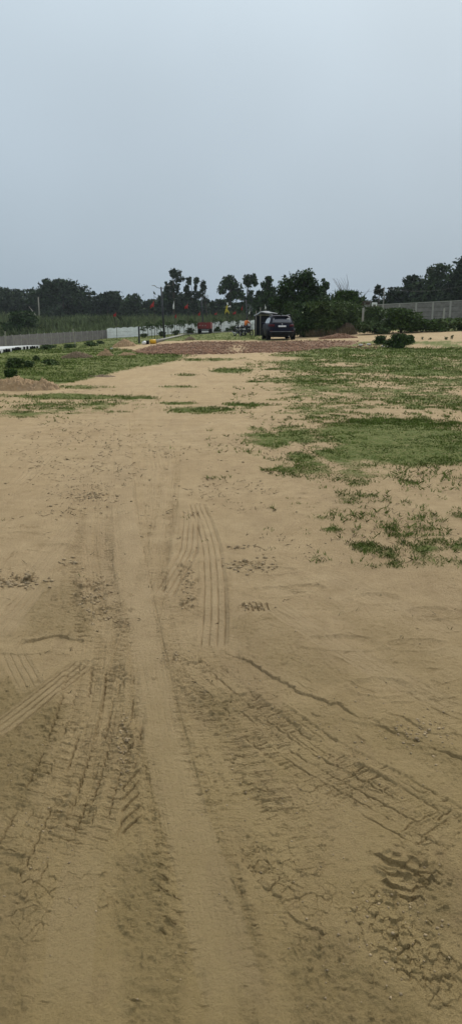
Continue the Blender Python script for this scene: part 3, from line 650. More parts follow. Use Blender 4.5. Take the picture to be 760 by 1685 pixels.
# distant wood: one mass
C = []
for k in range(26000):
    y = RS.uniform(290, 330); x = RS.uniform(-240, 240); h = 6.9+1.2*vn(x*.05, 3., 5)+1.0*vn(x*.16, 8., 6); C.append((x, y, .8+h*RS.uniform(0, 1)**.8))
v_, f_ = leaf_quads(np.array(C), 1.15); tag(fast('distant_wood', v_, f_, M['leaf_far2']), 'distant low belt of dark trees closing the horizon', 'woodland', kind='stuff')
# big near tree and its neighbours
def bigtree():
    rs = np.random.RandomState(5); y = 70; b = P(487, y); h = ztop(444, y)-b[2]; k = y/F; o = empty('leafy_tree', b); tag(o, 'big dark leafy tree standing right behind the parked car', 'tree')
    bl = []
    for u, v, r in [(470, 470, 12), (488, 462, 14), (500, 456, 10), (507, 450, 6), (515, 478, 11), (500, 480, 16), (475, 490, 16), (460, 497, 10), (452, 500, 9), (490, 500, 16), (512, 498, 12), (524, 497, 9), (470, 510, 12), (498, 516, 14), (520, 512, 10), (447, 494, 6), (464, 480, 9), (508, 466, 9)]:
        bl.append(((u-487)*k, rs.uniform(-.9, .9), ztop(v, y)-b[2], r*k*1.1, r*k*1.2, r*k))
    C = cluster(bl, 7500, .35, rs=rs); v, f = leaf_quads(C, .15, rs=rs); fast('crown', v, f, M['leaf_mid'], o)
    m = MB(); m.tube([(0, 0, -.2), (.05, 0, 1.2), (.2, 0, 3.5)], [.16, .13, .05], 8)
    for q in bl[::2]: m.tube([(.05, 0, 1.), (q[0]*.6, q[1]*.6, q[2]*.8), q[:3]], [.06, .04, .015], 5)
    m.build('trunk', M['bark'], o)
bigtree()

# ------------------------------------------------------------------ tall grass and reed fields
nc_ = 1500; cu = RS.uniform(-170, 520, nc_); cy = RS.uniform(111, 187, nc_); cx = xat(cu, cy, -.5); chh = np.clip(1.25+.9*vn(cx*.12, cy*.06, 33)+.45*RS.normal(size=nc_), .35, 2.9)
k = RS.randint(0, nc_, 56000); sp_ = .55+.35*chh[k]; pts = np.c_[cx[k]+RS.normal(size=len(k))*sp_, cy[k]+RS.normal(size=len(k))*sp_]
zz = T(pts[:, 0], pts[:, 1]); hb = chh[k]*RS.uniform(.45, 1.1, len(k))
tag(blades('tall_grass', np.c_[pts, zz], hb, .13, M['reed'], lean=.5), 'tall olive reeds and wild grass in the field beyond the fences', 'tall grass', kind='stuff')
# ground cover
def scatter(n, ulo, uhi, vlo, vhi):
    u = RS.uniform(ulo, uhi, n); v = RS.uniform(vlo, vhi, n); k = np.tan(PITCH+np.arctan((v-842.5)/F)); y = np.clip(H/k, 1, 90)
    for _ in range(5):
        x = (u-380)/F*(y*math.cos(PITCH)+H*math.sin(PITCH)); y = np.clip((H-T(x, y))/k, 1, 120)
    return x, y, T(x, y), u, v
def gcover(n, box, thr, keep=1.):
    x, y, z, u, v = scatter(n, *box); a = fbm(x*.9, y*.9, 4, 3); b = fbm(x*4, y*4, 3, 20); l = fbm(x*.25, y*.35, 3, 60)
    gg = grassmask(u, v, a, b, l)+fbm(x*14, y*14, 3, 40)*.30; bk = brickmask(u, v, b*1.5)
    s = (sm(thr, thr+.32, gg) > RS.uniform(0, 1, n)*1.0) & (bk < .4); return x[s], y[s], z[s]
gp = []; gh = []
for n, bx, thr, nb in ((62000, (-160, 920, 690, 960), .18, 4), (26000, (-160, 920, 625, 700), .25, 4), (24000, (-160, 920, 575, 630), .25, 4), (9000, (-160, 920, 548, 580), .3, 4)):
    x, y, z = gcover(n, bx, thr); 
    for j in range(nb):
        s = .012+.0022*y; gp.append(np.c_[x+RS.normal(size=len(x))*s, y+RS.normal(size=len(x))*s, z-.004]); gh.append(np.clip(.016+.0013*y, .015, .09)*RS.uniform(.5, 1.4, len(x)))
gp = np.vstack(gp); gh = np.concatenate(gh); w_ = .0018+gp[:, 1]*.0008
def blades_v(name, pts, hh, w, mt, lean):
    n = len(pts); a = RS.uniform(0, 6.28, n); l = hh*lean*RS.uniform(.2, 1.6, n); la = RS.uniform(0, 6.28, n); dx = np.cos(a)*w/2; dy = np.sin(a)*w/2; z = np.zeros(n); D_ = np.c_[dx, dy, z]
    mx = pts+np.c_[np.cos(la)*l*.4, np.sin(la)*l*.4, hh*.6]; tp = pts+np.c_[np.cos(la)*l, np.sin(la)*l, hh*.95]
    V_ = np.stack([pts+D_, pts-D_, mx-D_*.6, tp, mx+D_*.6], 1).reshape(-1, 3); k = np.arange(n)*5
    return fast(name, V_, np.stack([k, k+1, k+2, k+3, k+4], 1), mt)
tag(blades_v('grass', gp, gh, w_, M['grass_blade'], .9), 'short green grass growing in patches on the sand', 'grass', kind='stuff')
# sparse sprigs (green) and dry litter on bare sand
def sprigs(name, n, boxes, mt, label, cat, hmul=1., lean=1.2, nb=5):
    P_ = []; Hh = []
    for (bx, m) in boxes:
        x, y, z, u, v = scatter(m, *bx); s = fbm(x*1.6, y*1.6, 3, 300) > -.08
        x, y, z = x[s]+RS.normal(size=s.sum())*.03, y[s], z[s]
        for j in range(nb): P_.append(np.c_[x+RS.normal(size=len(x))*.008, y+RS.normal(size=len(x))*.008, z-.002]); Hh.append(RS.uniform(.012, .042, len(x))*hmul*(1+y*.04))
    P_ = np.vstack(P_); Hh = np.concatenate(Hh); tag(blades_v(name, P_, Hh, .003+P_[:, 1]*.0007, mt, lean), label, cat, kind='stuff')
sprigs('grass_sprigs', 0, [((430, 900, 770, 860), 460), ((520, 900, 850, 930), 170), ((330, 900, 700, 790), 420), ((380, 900, 600, 700), 700), ((-100, 120, 660, 700), 120)], M['grass_blade'], 'thin scattered sprigs of grass on bare sand', 'grass')
sprigs('dry_litter', 0, [((60, 520, 690, 850), 1100), ((-100, 350, 690, 820), 700), ((420, 900, 700, 930), 1000), ((-60, 900, 850, 1150), 160), ((110, 170, 812, 826), 70), ((280, 900, 590, 700), 650), ((0, 300, 640, 700), 300)], M['grass_dry'], 'brown dry straw bits lying on the sand', 'plant litter', .42, 2.6, 2)
# mud crumbs and clods
def clods(name, pts, sz, mt, label, cat, flat=.6):
    n = len(pts); base = np.array([(1, 0, 0), (-1, 0, 0), (0, 1, 0), (0, -1, 0), (0, 0, 1), (0, 0, -1)], float); fc = np.array([(0, 2, 4), (2, 1, 4), (1, 3, 4), (3, 0, 4), (2, 0, 5), (1, 2, 5), (3, 1, 5), (0, 3, 5)])
    v = base[None]*RS.uniform(.5, 1.3, (n, 6, 1))*np.asarray(sz)[:, None, None]; v[:, :, 2] *= flat; a = RS.uniform(0, 6.28, n); c_, s_ = np.cos(a)[:, None], np.sin(a)[:, None]
    v = np.stack([v[:, :, 0]*c_-v[:, :, 1]*s_, v[:, :, 0]*s_+v[:, :, 1]*c_, v[:, :, 2]], -1)+pts[:, None]
    f = (fc[None]+(np.arange(n)*6)[:, None, None]).reshape(-1, 3); return tag(fast(name, v.reshape(-1, 3), f, mt), label, cat, kind='stuff')
cl = []; cs = []
for (u, v, su, sv, n, s0) in [(20, 958, 30, 6, 90, .016), (405, 931, 22, 7, 60, .013), (395, 901, 12, 2, 16, .012), (155, 985, 16, 22, 90, .009), (308, 965, 6, 24, 70, .007), (205, 1230, 6, 35, 50, .006), (290, 1082, 14, 6, 30, .006), (420, 1003, 16, 3, 16, .008),
                              (650, 1540, 70, 60, 90, .0042), (690, 1205, 30, 8, 40, .007), (60, 1350, 60, 100, 60, .004), (480, 1290, 120, 60, 110, .004), (140, 818, 22, 4, 70, .012), (112, 926, 7, 3, 16, .014), (560, 1130, 120, 50, 90, .005), (330, 1400, 80, 120, 60, .003), (600, 900, 160, 60, 60, .009), (200, 780, 190, 50, 150, .014), (730, 1200, 60, 30, 50, .006)]:
    for k in range(n):
        a = GN(u+RS.normal()*su, max(690, v+RS.normal()*sv)); s = s0*RS.uniform(.4, 1.5); cl.append((a[0], a[1], s*.2)); cs.append(s)
cl = np.array(cl); cs = np.array(cs)
# rest on the relief
ci = []
for p in cl: 
    r_ = int(np.clip(np.searchsorted(ys, p[1]), 0, nr-1)); q_ = int(np.clip(np.searchsorted(ts, p[0]/(max(p[1], .6)+1)), 0, nc-1)); ci.append(Zf[r_*nc+q_])
cl[:, 2] += np.array(ci)
clods('mud_crumbs', cl, cs, M['clod'], 'crumbs of dried mud broken up by tyres', 'mud crumbs')
# broken brick strewn on the track
x, y, z, u, v = scatter(9000, 213, 592, 557, 586); s = brickmask(u, v, fbm(x*4, y*4, 3, 20)*1.5) > RS.uniform(.15, .9, 9000); pb = np.c_[x, y, z+.01][s]
clods('brick_rubble', pb, RS.uniform(.03, .085, len(pb)), M['brick'], 'broken red brick pieces packed across the track in front of the car', 'brick rubble', .5)

# ------------------------------------------------------------------ soil heaps
def heap(name, label, u, v, wpx, hpx, mt, dep=.7, cat='soil heap', seed=0, prof=None):
    b = G(u, v); w = wpx*b[1]/F; h = hpx*b[1]/F; n = 110; gx = np.linspace(-1, 1, n); gy = np.linspace(-1, 1, 40); A, Bq = np.meshgrid(gx, gy); wd = w/2; dd = w/2*dep
    hp = np.interp(A, *prof) if prof else 1-np.abs(A)**1.6
    r = np.clip(1-(A**2)**1.5-(Bq**2), -.2, 1); hh = h*np.clip(hp, 0, 1)*np.clip(1-Bq**2, 0, 1)**.8
    hh = hh*(1+.45*fbm(A*3+seed, Bq*3, 3, seed))+h*(.30*np.abs(fbm(A*9+seed, Bq*6, 4, seed+5))+.30*fbm(A*22, Bq*14, 3, seed+8))*(hp > .05)
    hh = hh*sm(1.0, .82, np.abs(A))*sm(1., .7, np.abs(Bq))-.03
    Xh = A*wd*(1+.06*vn(Bq*3, A*2, seed)); Yh = Bq*dd; Zt = T(b[0]+Xh, b[1]+Yh)-b[2]
    i = np.arange(n*40).reshape(40, n); f = np.stack([i[:-1, :-1], i[:-1, 1:], i[1:, 1:], i[1:, :-1]], -1).reshape(-1, 4)
    return tag(fast(name, np.c_[Xh.ravel(), Yh.ravel(), (hh+Zt).ravel()], f, mt, None, True, b), label, cat)
heap('sand_heap', 'large sandy heap at the left edge below the dark round bush', 34, 641, 135, 20, M['soil_pile'], .45, seed=1, prof=([-1, -.6, -.3, -.05, .1, .35, .6, .85, 1], [.3, .55, .8, 1., .75, .55, .75, .4, 0]))
heap('soil_heap', 'long low heap of dark brown clods on the left lawn', 128, 589, 56, 9, M['soil_dark'], .5, seed=2)
heap('sand_heap', 'low pale heap touching the dark clod heap\'s right end', 174, 586, 30, 9, M['soil_pile'], .6, seed=3)
heap('sand_heap', 'low pale heap lying at the brick track\'s left tip', 209, 585, 34, 5, M['soil_pile'], .5, seed=4)
heap('soil_heap', 'grassy pale heap left of the yellow-ended pipe', 205, 570, 40, 9, M['soil_pile'], .8, seed=5)
heap('soil_heap', 'small brown heap on the lawn in front of the red trailer', 313, 560, 20, 5, M['soil_dark'], .8, seed=6)
heap('soil_heap', 'flat spread of dry clods on grass right of the large sandy heap', 168, 620, 60, 4, M['soil_dark'], .6, seed=7)
heap('brick_heap', 'low heap of broken brick at the foot of the overgrown bank', 555, 557, 66, 7, M['brick'], .5, seed=8, cat='brick heap')

# ------------------------------------------------------------------ fences and walls
def wall(name, label, posts, topv, dist, post_m, panel_m, rows=3, pw=.14, cap=None, arch=0, extra=0, cat='wall'):
    """posts: columns; topv/dist: functions"""
    o = empty(name, P(posts[0], dist(posts[0]))); bx, by, bz = o.location; tag(o, label, cat); prev = None
    for u in posts:
        y = dist(u); p = P(u, y); zt = ztop(topv(u), y)
        if prev:
            q, zq = prev; dx = p[0]-q[0]; dy = p[1]-q[1]; l = math.hypot(dx, dy); a = math.atan2(dy, dx); m = MB(); zb = min(p[2], q[2])-.15; top0 = zq-extra; top1 = zt-extra
            for r in range(rows):
                f0 = r/rows; f1 = (r+1)/rows-.012
                vs = []
                for (s, zz) in ((0, top0), (1, top1)):
                    pass
                th = .03+.006*(r % 2)
                pp = []
                for s, zt_ in ((0., top0), (1., top1)):
                    for ff in (f0, f1):
                        for sd in (-1, 1):
                            pp.append((q[0]+dx*s-sd*th*math.sin(a)-bx, q[1]+dy*s+sd*th*math.cos(a)-by, zb+(zt_-zb)*ff-bz))
                m.add(pp, [(0, 2, 6, 4), (1, 5, 7, 3), (2, 3, 7, 6), (0, 4, 5, 1), (0, 1, 3, 2), (4, 6, 7, 5)])
            if arch:
                top = []
                for k in range(7):
                    s = k/6; top.append((q[0]+dx*s-bx, q[1]+dy*s-by, top0+(top1-top0)*s+arch*math.sin(math.pi*s)-bz))
                vs = []; 
                for k, t in enumerate(top):
                    zb_ = top0+(top1-top0)*k/6-bz-.004
                    for sd in (-1, 1): vs += [(t[0]-sd*.03*math.sin(a), t[1]+sd*.03*math.cos(a), t[2]), (t[0]-sd*.03*math.sin(a), t[1]+sd*.03*math.cos(a), zb_)]
                fs = []
                for k in range(6): i = k*4; fs += [(i, i+1, i+5, i+4), (i+2, i+6, i+7, i+3), (i, i+4, i+6, i+2)]
                m.add(vs, fs)
            m.build('panel', panel_m, o)
            if cap:
                c_ = MB(); c_.add([(q[0]+dx*s-sd*.07*math.sin(a)-bx, q[1]+dy*s+sd*.07*math.cos(a)-by, zz+h_-bz) for s, zz in ((0, top0), (1, top1)) for h_ in (.0, cap) for sd in (-1, 1)], [(0, 2, 6, 4), (1, 5, 7, 3), (2, 3, 7, 6), (0, 4, 5, 1), (0, 1, 3, 2), (4, 6, 7, 5)])
                c_.build('coping', post_m, o)
        MB().box((p[0]-bx, p[1]-by, (zt+p[2]-.3)/2-bz), (pw, pw, zt-p[2]+.3)).build('post', post_m, o, bevel=.01)
        prev = (p, zt)
    return o
px = [-44, -31, -18, -5, 9, 22, 35.5, 49.5, 63, 74.5, 85, 96, 106.5, 116, 125, 135, 144, 152.5, 161, 169, 176]
ft = lambda u: np.interp(u, [-44, 0, 22, 60, 120, 176], [555, 553, 550.8, 548.5, 545.5, 542.5])
fd = lambda u: float(np.interp(u, [-44, 22, 176], [66, 75, 104]))
wall('concrete_fence', 'low weathered grey concrete panel fence at the far left', px, ft, fd, M['conc_light'], M['conc_left'], 3, .11, extra=.05, cat='fence')
px = list(np.linspace(177.5, 445, 25))
wall('white_wall', 'long low white precast wall with scalloped top across the background', px, lambda u: np.interp(u, [177, 240, 300, 345, 420, 445], [541, 538, 534.5, 531, 527.5, 526]), lambda u: float(np.interp(u, [177, 300, 420, 445], [104, 108, 111, 112])), M['white'], M['white'], 3, .10, arch=.10)
px = [520, 547, 578, 601, 628, 655, 682, 709.5, 738, 766, 795, 825, 855]
wall('boundary_wall', 'tall grey precast concrete wall with coping at the far right', px, lambda u: np.interp(u, [520, 600, 628, 738, 855], [504, 502, 500.5, 495, 488]), lambda u: float(np.interp(u, [520, 601, 738, 855], [92, 91, 88, 85])), M['conc_light'], M['conc'], 5, .2, cap=.09, extra=.08)
# hut behind the wall
y = 118; b = P(592, y); o = empty('brick_hut', b); tag(o, 'unfinished rusty brick hut showing over the boundary wall\'s left end', 'hut'); zt = ztop(494, y)-b[2]
MB().box((0, 0, zt*.42), (2.4, 2, zt*.84)).build('wall', M['rust'], o)
for i in range(4): MB().box((-1.3+i*.85, -1.2, zt*.5), (.12, .12, zt*1.02)).build('column', M['conc'], o)
MB().box((0, 0, zt*.90), (3.0, 2.6, .12)).build('roof', M['rust'], o)
MB().tube([(-.2, -1.2, zt*.95), (1.0, -1.2, zt+1.6)], .03, 5).build('rod', M['conc'], o)
# white cloth on the wall
y = 90.5; b = P(614, y); m = MB(); zc = ztop(501.2, y)
m.box((-.25, 0, 0), (.16, .12, .34)).box((.22, 0, -.02), (.14, .12, .30)).box((0, 0, .14), (.62, .16, .22)); tag(m.build('cloth', M['white_cloth'], None, (b[0], b[1], zc-.02), bevel=.04), 'small white cloth draped over the grey boundary wall\'s top', 'cloth')

# posts, poles
def post(label, u, vt, vb, w, mt, name='post', lean=0, y=None, cat='post', group=None, round_=False, dip=.0):
    b = G(u, vb) if y is None else np.array(P(u, y)); h = ztop(vt, b[1])-b[2]; m = MB()
    if round_: m.tube([(0, 0, -.2), (lean*h*.5, 0, h*.5), (lean*h, 0, h)], [w*.6, w*.5, w*.42], 8)
    else:
        m.add([(sx*w/2+lean*hh, sy*w/2, hh) for hh in (-.2, h*.9, h) for sx, sy in ((-1, -1), (1, -1), (1, 1), (-1, 1))] if False else [(sx*w/2*k+lean*hh, sy*w/2*k, hh) for hh, k in ((-.2, 1), (h*.97, .92), (h, .7)) for sx, sy in ((-1, -1), (1, -1), (1, 1), (-1, 1))],
              [(0, 3, 2, 1), (8, 9, 10, 11)]+[(i+a, i+(a+1) % 4, i+4+(a+1) % 4, i+4+a) for i in (0, 4) for a in range(4)])
    return tag(m.build(name, mt, None, b), label, cat, group)
post('pale concrete post standing in the shrubs at the bank\'s right end', 595, 507, 545, .15, M['conc_light'], lean=.02)
post('pale concrete post half hidden in the grass just left of the nearest one', 579.5, 503, 540, .14, M['conc_light'], y=66, lean=-.01)
post('pale concrete post in the bank\'s weeds under the reed clump', 558, 497, 540, .13, M['conc_light'], y=70)
post('pale concrete post rising from the shrub row on the right', 727.5, 507, 540, .15, M['conc_light'], y=70, lean=.02)
post('thin leaning stake in front of the grey fence', 124.5, 541, 570, .09, M['bark_pale'], name='stake', lean=-.10)
post('dark upright stake in front of the white wall, left of the yellow-ended pipe', 229.5, 537, 565, .12, M['metal_dark'], name='stake')
post('thin stake at the grey fence\'s left end', 11, 545, 571, .08, M['bark_pale'], name='stake', y=70)
post('tall thin pale pole before the dark trees on the left', 66, 489, 526, .30, M['bark_pale'], name='utility_pole', y=178, cat='pole', round_=True)
post('thin grey pole rising behind the boundary wall', 629, 472, 510, .16, M['conc'], name='utility_pole', y=112, cat='pole', round_=True)
post('short pale stick above the bank beside the slim pointed tree', 521, 503, 520, .07, M['conc_light'], name='stake', y=80)
# pale bare trunk at the left
y = 182; b = P(63, y); m = MB(); m.tube([(0, 0, 0), (-.6, 0, 1.6), (-1.9, 0, 3.4)], [.16, .12, .05], 6); m.tube([(0, 0, .3), (.3, 0, 2.0)], [.1, .05], 6); m.tube([(-.6, 0, 1.6), (-1.9, .2, 1.9)], [.06, .03], 5)
tag(m.build('dead_tree', M['bark_pale'], None, b), 'pale bare forked trunk beside the thin pole on the left', 'tree')
# field track: pale strip beyond
m = MB(); V_ = []; Fq_ = []
xs = np.linspace(-150, 30, 70)
for i, x in enumerate(xs):
    for j, y in enumerate((189.5, 192.5)): V_.append((x, y, t0(x, y)+.30))
    V_.append((x, 188.5, t0(x, 188.5)-.2))
for i in range(69): a = i*3; Fq_ += [(a, a+3, a+4, a+1), (a+2, a+5, a+3, a)]
tag(fast('field_path', V_, Fq_, mat('pale_path', (.26, .25, .19), .9), None, False), kind='structure')
b = P(61, 186); heap('sand_heap', 'pale sandy mound by the far field path at the left', 61, 531.5, 16, 5, M['conc_light'], .5, seed=9)

# lamp posts
def lamp(label, u, vt, vb, y, arms, wpost=.16):
    b = np.array(P(u, y)); h = ztop(vt, y)-b[2]; o = empty('street_lamp', b); tag(o, label, 'street lamp')
    m = MB(); m.tube([(0, 0, -.1), (-.13, 0, h*.5), (-.26, 0, h)], [wpost*.62, wpost*.5, wpost*.4], 8); m.build('pole', M['metal_dark'], o)
    for s in arms:
        a = MB(); a.tube([(-.26, 0, h*.97), (-.26+s*.45, 0, h*.985), (-.26+s*.75, 0, h+.12)], [.035, .03, .03], 6); q = a.build('arm', M['metal_dark'], o)
        MB().box((-.26+s*.85, 0, h+.13), (.42, .16, .07)).build('lamp_head', M['conc_light'], q, bevel=.02)
    return o
lamp('tallest dark lamp post with two short arms, left of the trailer', 271, 472, 552, 88, (-1, 1), .22)
lamp('dark lamp post directly behind the red trailer', 335, 488.5, 545, 109, (1,), .18)
lamp('slim dark lamp post rising behind the motorcycles', 407.5, 494, 545, 104, (-1,), .16)

# flags
def flag(label, u, vt, vb, y, fv, fw, fh, mt, side=-1, droop=.3, name='flag'):
    b = np.array(P(u, y)); h = ztop(vt, y)-b[2]; k = y/F; o = empty(name, b); tag(o, label, 'flag')
    MB().tube([(0, 0, -.1), (.02, 0, h*.5), (-.04*side, 0, h)], [.035, .028, .018], 6).build('pole', M['bark'], o)
    z0 = ztop(fv, y)-b[2]; W = fw*k*.75; Hh = fh*k*.8; n = 9; V_ = []; F_ = []
    for i in range(n):
        s = i/(n-1)
        for j in range(5):
            t = j/4; half = Hh*.5*(1-s*.75)
            V_.append((side*(.02+W*s), .10*math.sin(s*7+t*2), z0-droop*Hh*s-(t-.5)*2*half-.05*math.sin(s*5+t*3)))
    for i in range(n-1):
        for j in range(4): a = i*5+j; F_.append((a, a+5, a+6, a+1))
    f = fast('cloth', V_, F_, mt, o, True); sd = f.modifiers.new('thick', 'SOLIDIFY'); sd.thickness = .012
    return o
flag('red flag at the left, alone over the white wall\'s left end', 193, 511, 560, 100, 517.5, 6, 9, M['red_cloth'])
flag('red flag on the tallest pole, left of the twin-armed lamp', 255, 485, 555, 95, 500, 8, 12, M['red_cloth'], -1, .55)
flag('long limp white flag between the twin-armed lamp and the trailer', 288, 492, 550, 100, 502, 3, 17, M['white_cloth'])
flag('dark red limp flag low beside the long white flag', 291, 514, 550, 101, 520, 3.5, 9, M['red_cloth'])
flag('red flag left of the trailer, highest near it', 310, 497, 550, 96, 504, 7, 10, M['red_cloth'])
flag('small red flag just over the trailer\'s left corner', 330, 511, 550, 109, 516, 4.5, 9, M['red_cloth'])
flag('small dull red flag between the trailer and the yellow banner', 357, 510, 545, 112, 516, 5, 5, M['red_cloth'])
flag('red flag right of the yellow banner', 388, 508, 545, 108, 514.5, 6, 7, M['red_cloth'])
flag('small red flag in the gap above the motorcycles', 399, 500, 545, 112, 507, 2.5, 9, M['red_cloth'])
flag('small white flag left of the shed, beside the slim lamp', 411, 507, 545, 106, 514, 2.5, 7, M['white_cloth'])
flag('white flag on a pole over the shed\'s roof', 435, 498, 545, 100, 505, 2.5, 10, M['white_cloth'], 1)
o = flag('yellow and white pennant cloth hanging on a pole over the white wall', 374, 494, 545, 110, 510, 4, 12, M['yellow_cloth'], -1, .1, 'banner')
y = 110; b = P(374, y); k = y/F; m = MB(); z = lambda v: ztop(v, y)-b[2]
for pts, w in (([(0, z(502)), (-.05, z(507)), (-.1, z(510))], .11), ([(-.1, z(509)), (-.28, z(514)), (-.32, z(517))], .09), ([(-.05, z(509)), (.2, z(514)), (.26, z(517))], .08), ([(-.28, z(505)), (0, z(506)), (.2, z(504.5))], .07)):
    m.tube([(p[0], -.1, p[1]) for p in pts], [w*.8, w, w*.5], 6)
m.build('streamer', M['yellow_cloth'], o)
m = MB(); m.tube([(.1, -.14, z(505)), (.42, -.14, z(504)), (.5, -.14, z(506))], [.08, .13, .05], 6); m.tube([(0, -.12, z(498)), (0.05, -.12, z(502))], [.09, .14], 6); m.build('knot', M['white_cloth'], o)

# cables
for i, (a, b_, s) in enumerate((((545, 478, 110), (629, 474, 112), .5), ((629, 473.5, 112), (770, 468, 110), .7))):
    p = (xat(a[0], a[2], 5), a[2], ztop(a[1], a[2])); q = (xat(b_[0], b_[2], 5), b_[2], ztop(b_[1], b_[2])); pts = [tuple(p[j]+(q[j]-p[j])*t-(s*4*t*(1-t) if j == 2 else 0) for j in range(3)) for t in np.linspace(0, 1, 12)]
    tag(MB().tube(pts, .012, 4).build('overhead_cable', M['metal_dark']), ('thin cable in the sky left of the thin grey pole', 'thin cable in the sky right of the thin grey pole')[i], 'cable')

# ------------------------------------------------------------------ platform with round-topped stubs at the left
pa = P(66, 66); pb_ = P(-70, 36); pc = P(-70, 70); m = MB()
def zz(p): return p[2]+.42
q = [pa, pb_, (pb_[0]-8, pb_[1]+18, pb_[2]), (pa[0]-2.5, pa[1]+4, pa[2])]
q = [P(66, 64), P(30, 57), P(0, 51.5), P(-70, 43), P(-100, 60), P(0, 66)]
top = [(p[0], p[1], p[2]+.28) for p in q]; bot = [(p[0], p[1], p[2]-.3) for p in q]; nq = len(q)
m.add(top+bot, [tuple(range(nq))[::-1], tuple(range(nq, 2*nq))]+[(i, (i+1) % nq, nq+(i+1) % nq, nq+i) for i in range(nq)])
tag(m.build('platform', mat('platform_white', (.58, .59, .58), .8, dirt=(.42, .42, .40)), None), 'low flat white platform at the left edge before the grey fence', 'platform')
proto = None; rs = random.Random(4)
for u in (-9, 0, 8, 11.5, 15.5, 22, 25, 27.5, 30.5, 33.5, 40.5, 45.5, 51, 54, 57.5, 62):
    yy = float(np.interp(u, [-70, 0, 30, 66], [43, 51.5, 57, 64]))-.32; b = P(u, yy)
    if proto is None:
        m = MB(); m.tube([(0, 0, -.05), (0, 0, .17), (0, 0, .22), (0, 0, .245)], [.10, .10, .075, .03], 10); proto = m.build('stub_post', M['rubber']); o = proto
    else: o = proto.copy(); COL.objects.link(o)
    o.location = b; o.scale = (rs.uniform(.8, 1.2), 1, rs.uniform(.85, 1.15)); tag(o, 'short black round-topped stub post along the white platform\'s front edge', 'post', 'stub posts along the white platform')

# ------------------------------------------------------------------ fallen pipe with yellow end, pale kerb line
a = G(247, 566); b = G(256, 566); c_ = G(262, 562.5); d_ = G(302, 552); o = empty('pipe', a); tag(o, 'long pale pipe lying on the lawn with a yellow drum end', 'pipe')
rel = lambda p, h: (p[0]-a[0], p[1]-a[1], p[2]-a[2]+h)
MB().tube([rel(a, .14), rel(G(256.5, 565.5), .14)], .15, 12).build('drum', M['yellow'], o)
MB().tube([rel(G(240, 566.5), .12), rel(G(245.5, 566.2), .12)], .13, 10).build('black_end', M['rubber'], o)
MB().tube([rel(G(236, 567), .09), rel(G(239, 566.6), .12)], .12, 10).build('white_cap', M['white_cloth'], o)
MB().tube([rel(G(257, 565), .15), rel(G(272, 559.5), .13), rel(G(303, 551.5), .10)], [.12, .10, .08], 10).build('tube', M['conc_light'], o)
pts = [G(u, v) for u, v in ((303, 551.3), (325, 549.5), (345, 548.3), (375, 546.5), (400, 545.2))]
m = MB(); 
for p, q in zip(pts[:-1], pts[1:]): m.box(((p[0]+q[0])/2, (p[1]+q[1])/2, (p[2]+q[2])/2+.02), (math.hypot(q[0]-p[0], q[1]-p[1]), .12, .22), math.atan2(q[1]-p[1], q[0]-p[0]))
tag(m.build('kerb', M['conc_light']), 'thin pale kerb line on the lawn running behind the trailer', 'kerb')

# ------------------------------------------------------------------ shrubs
BU = [
 ('near round dark bush, largest of the three on the right lawn', 654, 573, 34, 21, 'leaf_bush', 3200, .075),
 ('small round dark bush left of the largest lawn bush', 625, 566, 17, 12, 'leaf_bush', 1500, .07),
 ('small round bush touching the largest lawn bush on its right', 673, 564, 11, 11, 'leaf_bush', 1200, .07),
 ('dark round bush on the left lawn, nearest the platform', 26, 606, 22, 15, 'leaf_olive', 2200, .045),
 ('faint low weed clump between the two dark bushes of the left lawn', 48, 605, 14, 10, 'leaf_pale', 500, .04),
 ('small low weed on the lawn below the platform\'s far end', 61, 594, 9, 8, 'leaf_olive', 400, .045),
 ('low wide dark bush on the left lawn', 84, 601, 21, 8, 'leaf_olive', 1400, .045),
 ('dark round bush right behind the large sandy heap', 17, 622, 18, 13, 'leaf_bush', 1700, .035),
 ('tallest shrub in the right-hand shrub row, with pointed top', 659, 548, 50, 37, 'leaf_bush', 5200, .11),
 ('pale-leaved shrub left of the tallest shrub in the row', 617, 550, 46, 20, 'leaf_pale', 2400, .10),
 ('low dark shrub in the row right of the tallest shrub', 693, 546, 60, 19, 'leaf_bush', 3000, .10),
 ('leafy shrub in the row in front of the pale post', 722, 545, 54, 18, 'leaf_olive', 2600, .10),
 ('shrub closing the row at the photo\'s right edge', 756, 544, 60, 19, 'leaf_olive', 2800, .10),
 ('small sprig alone on the sand right of the lawn bushes', 694, 559, 3, 5, 'leaf_olive', 40, .04),
 ('tiny sprig between two taller ones on the right sand', 707, 559, 4, 3, 'leaf_olive', 40, .04),
 ('bushy sprig on the right sand, second from the right', 733, 559.5, 5, 5, 'leaf_olive', 60, .04),
 ('forked sprig furthest right on the sand', 743, 558.5, 4, 7, 'leaf_olive', 50, .04),
 ('large dark bush in the reeds behind the grey fence', 38, 0, 46, 34, 'leaf_mid', 3600, .25),
 ('low weeds along the fence foot at the platform\'s far end', 82, 575, 22, 7, 'leaf_pale', 500, .08),
 ('low dark weeds at the grey fence\'s foot, left of the leaning stake', 116, 573, 15, 6, 'leaf_pale', 400, .08),
 ('low weeds at the grey fence\'s foot, right of the leaning stake', 150, 570, 16, 7, 'leaf_pale', 400, .09),
 ('small weeds where the grey fence meets the white wall', 166, 566, 10, 5, 'leaf_pale', 300, .09),
]
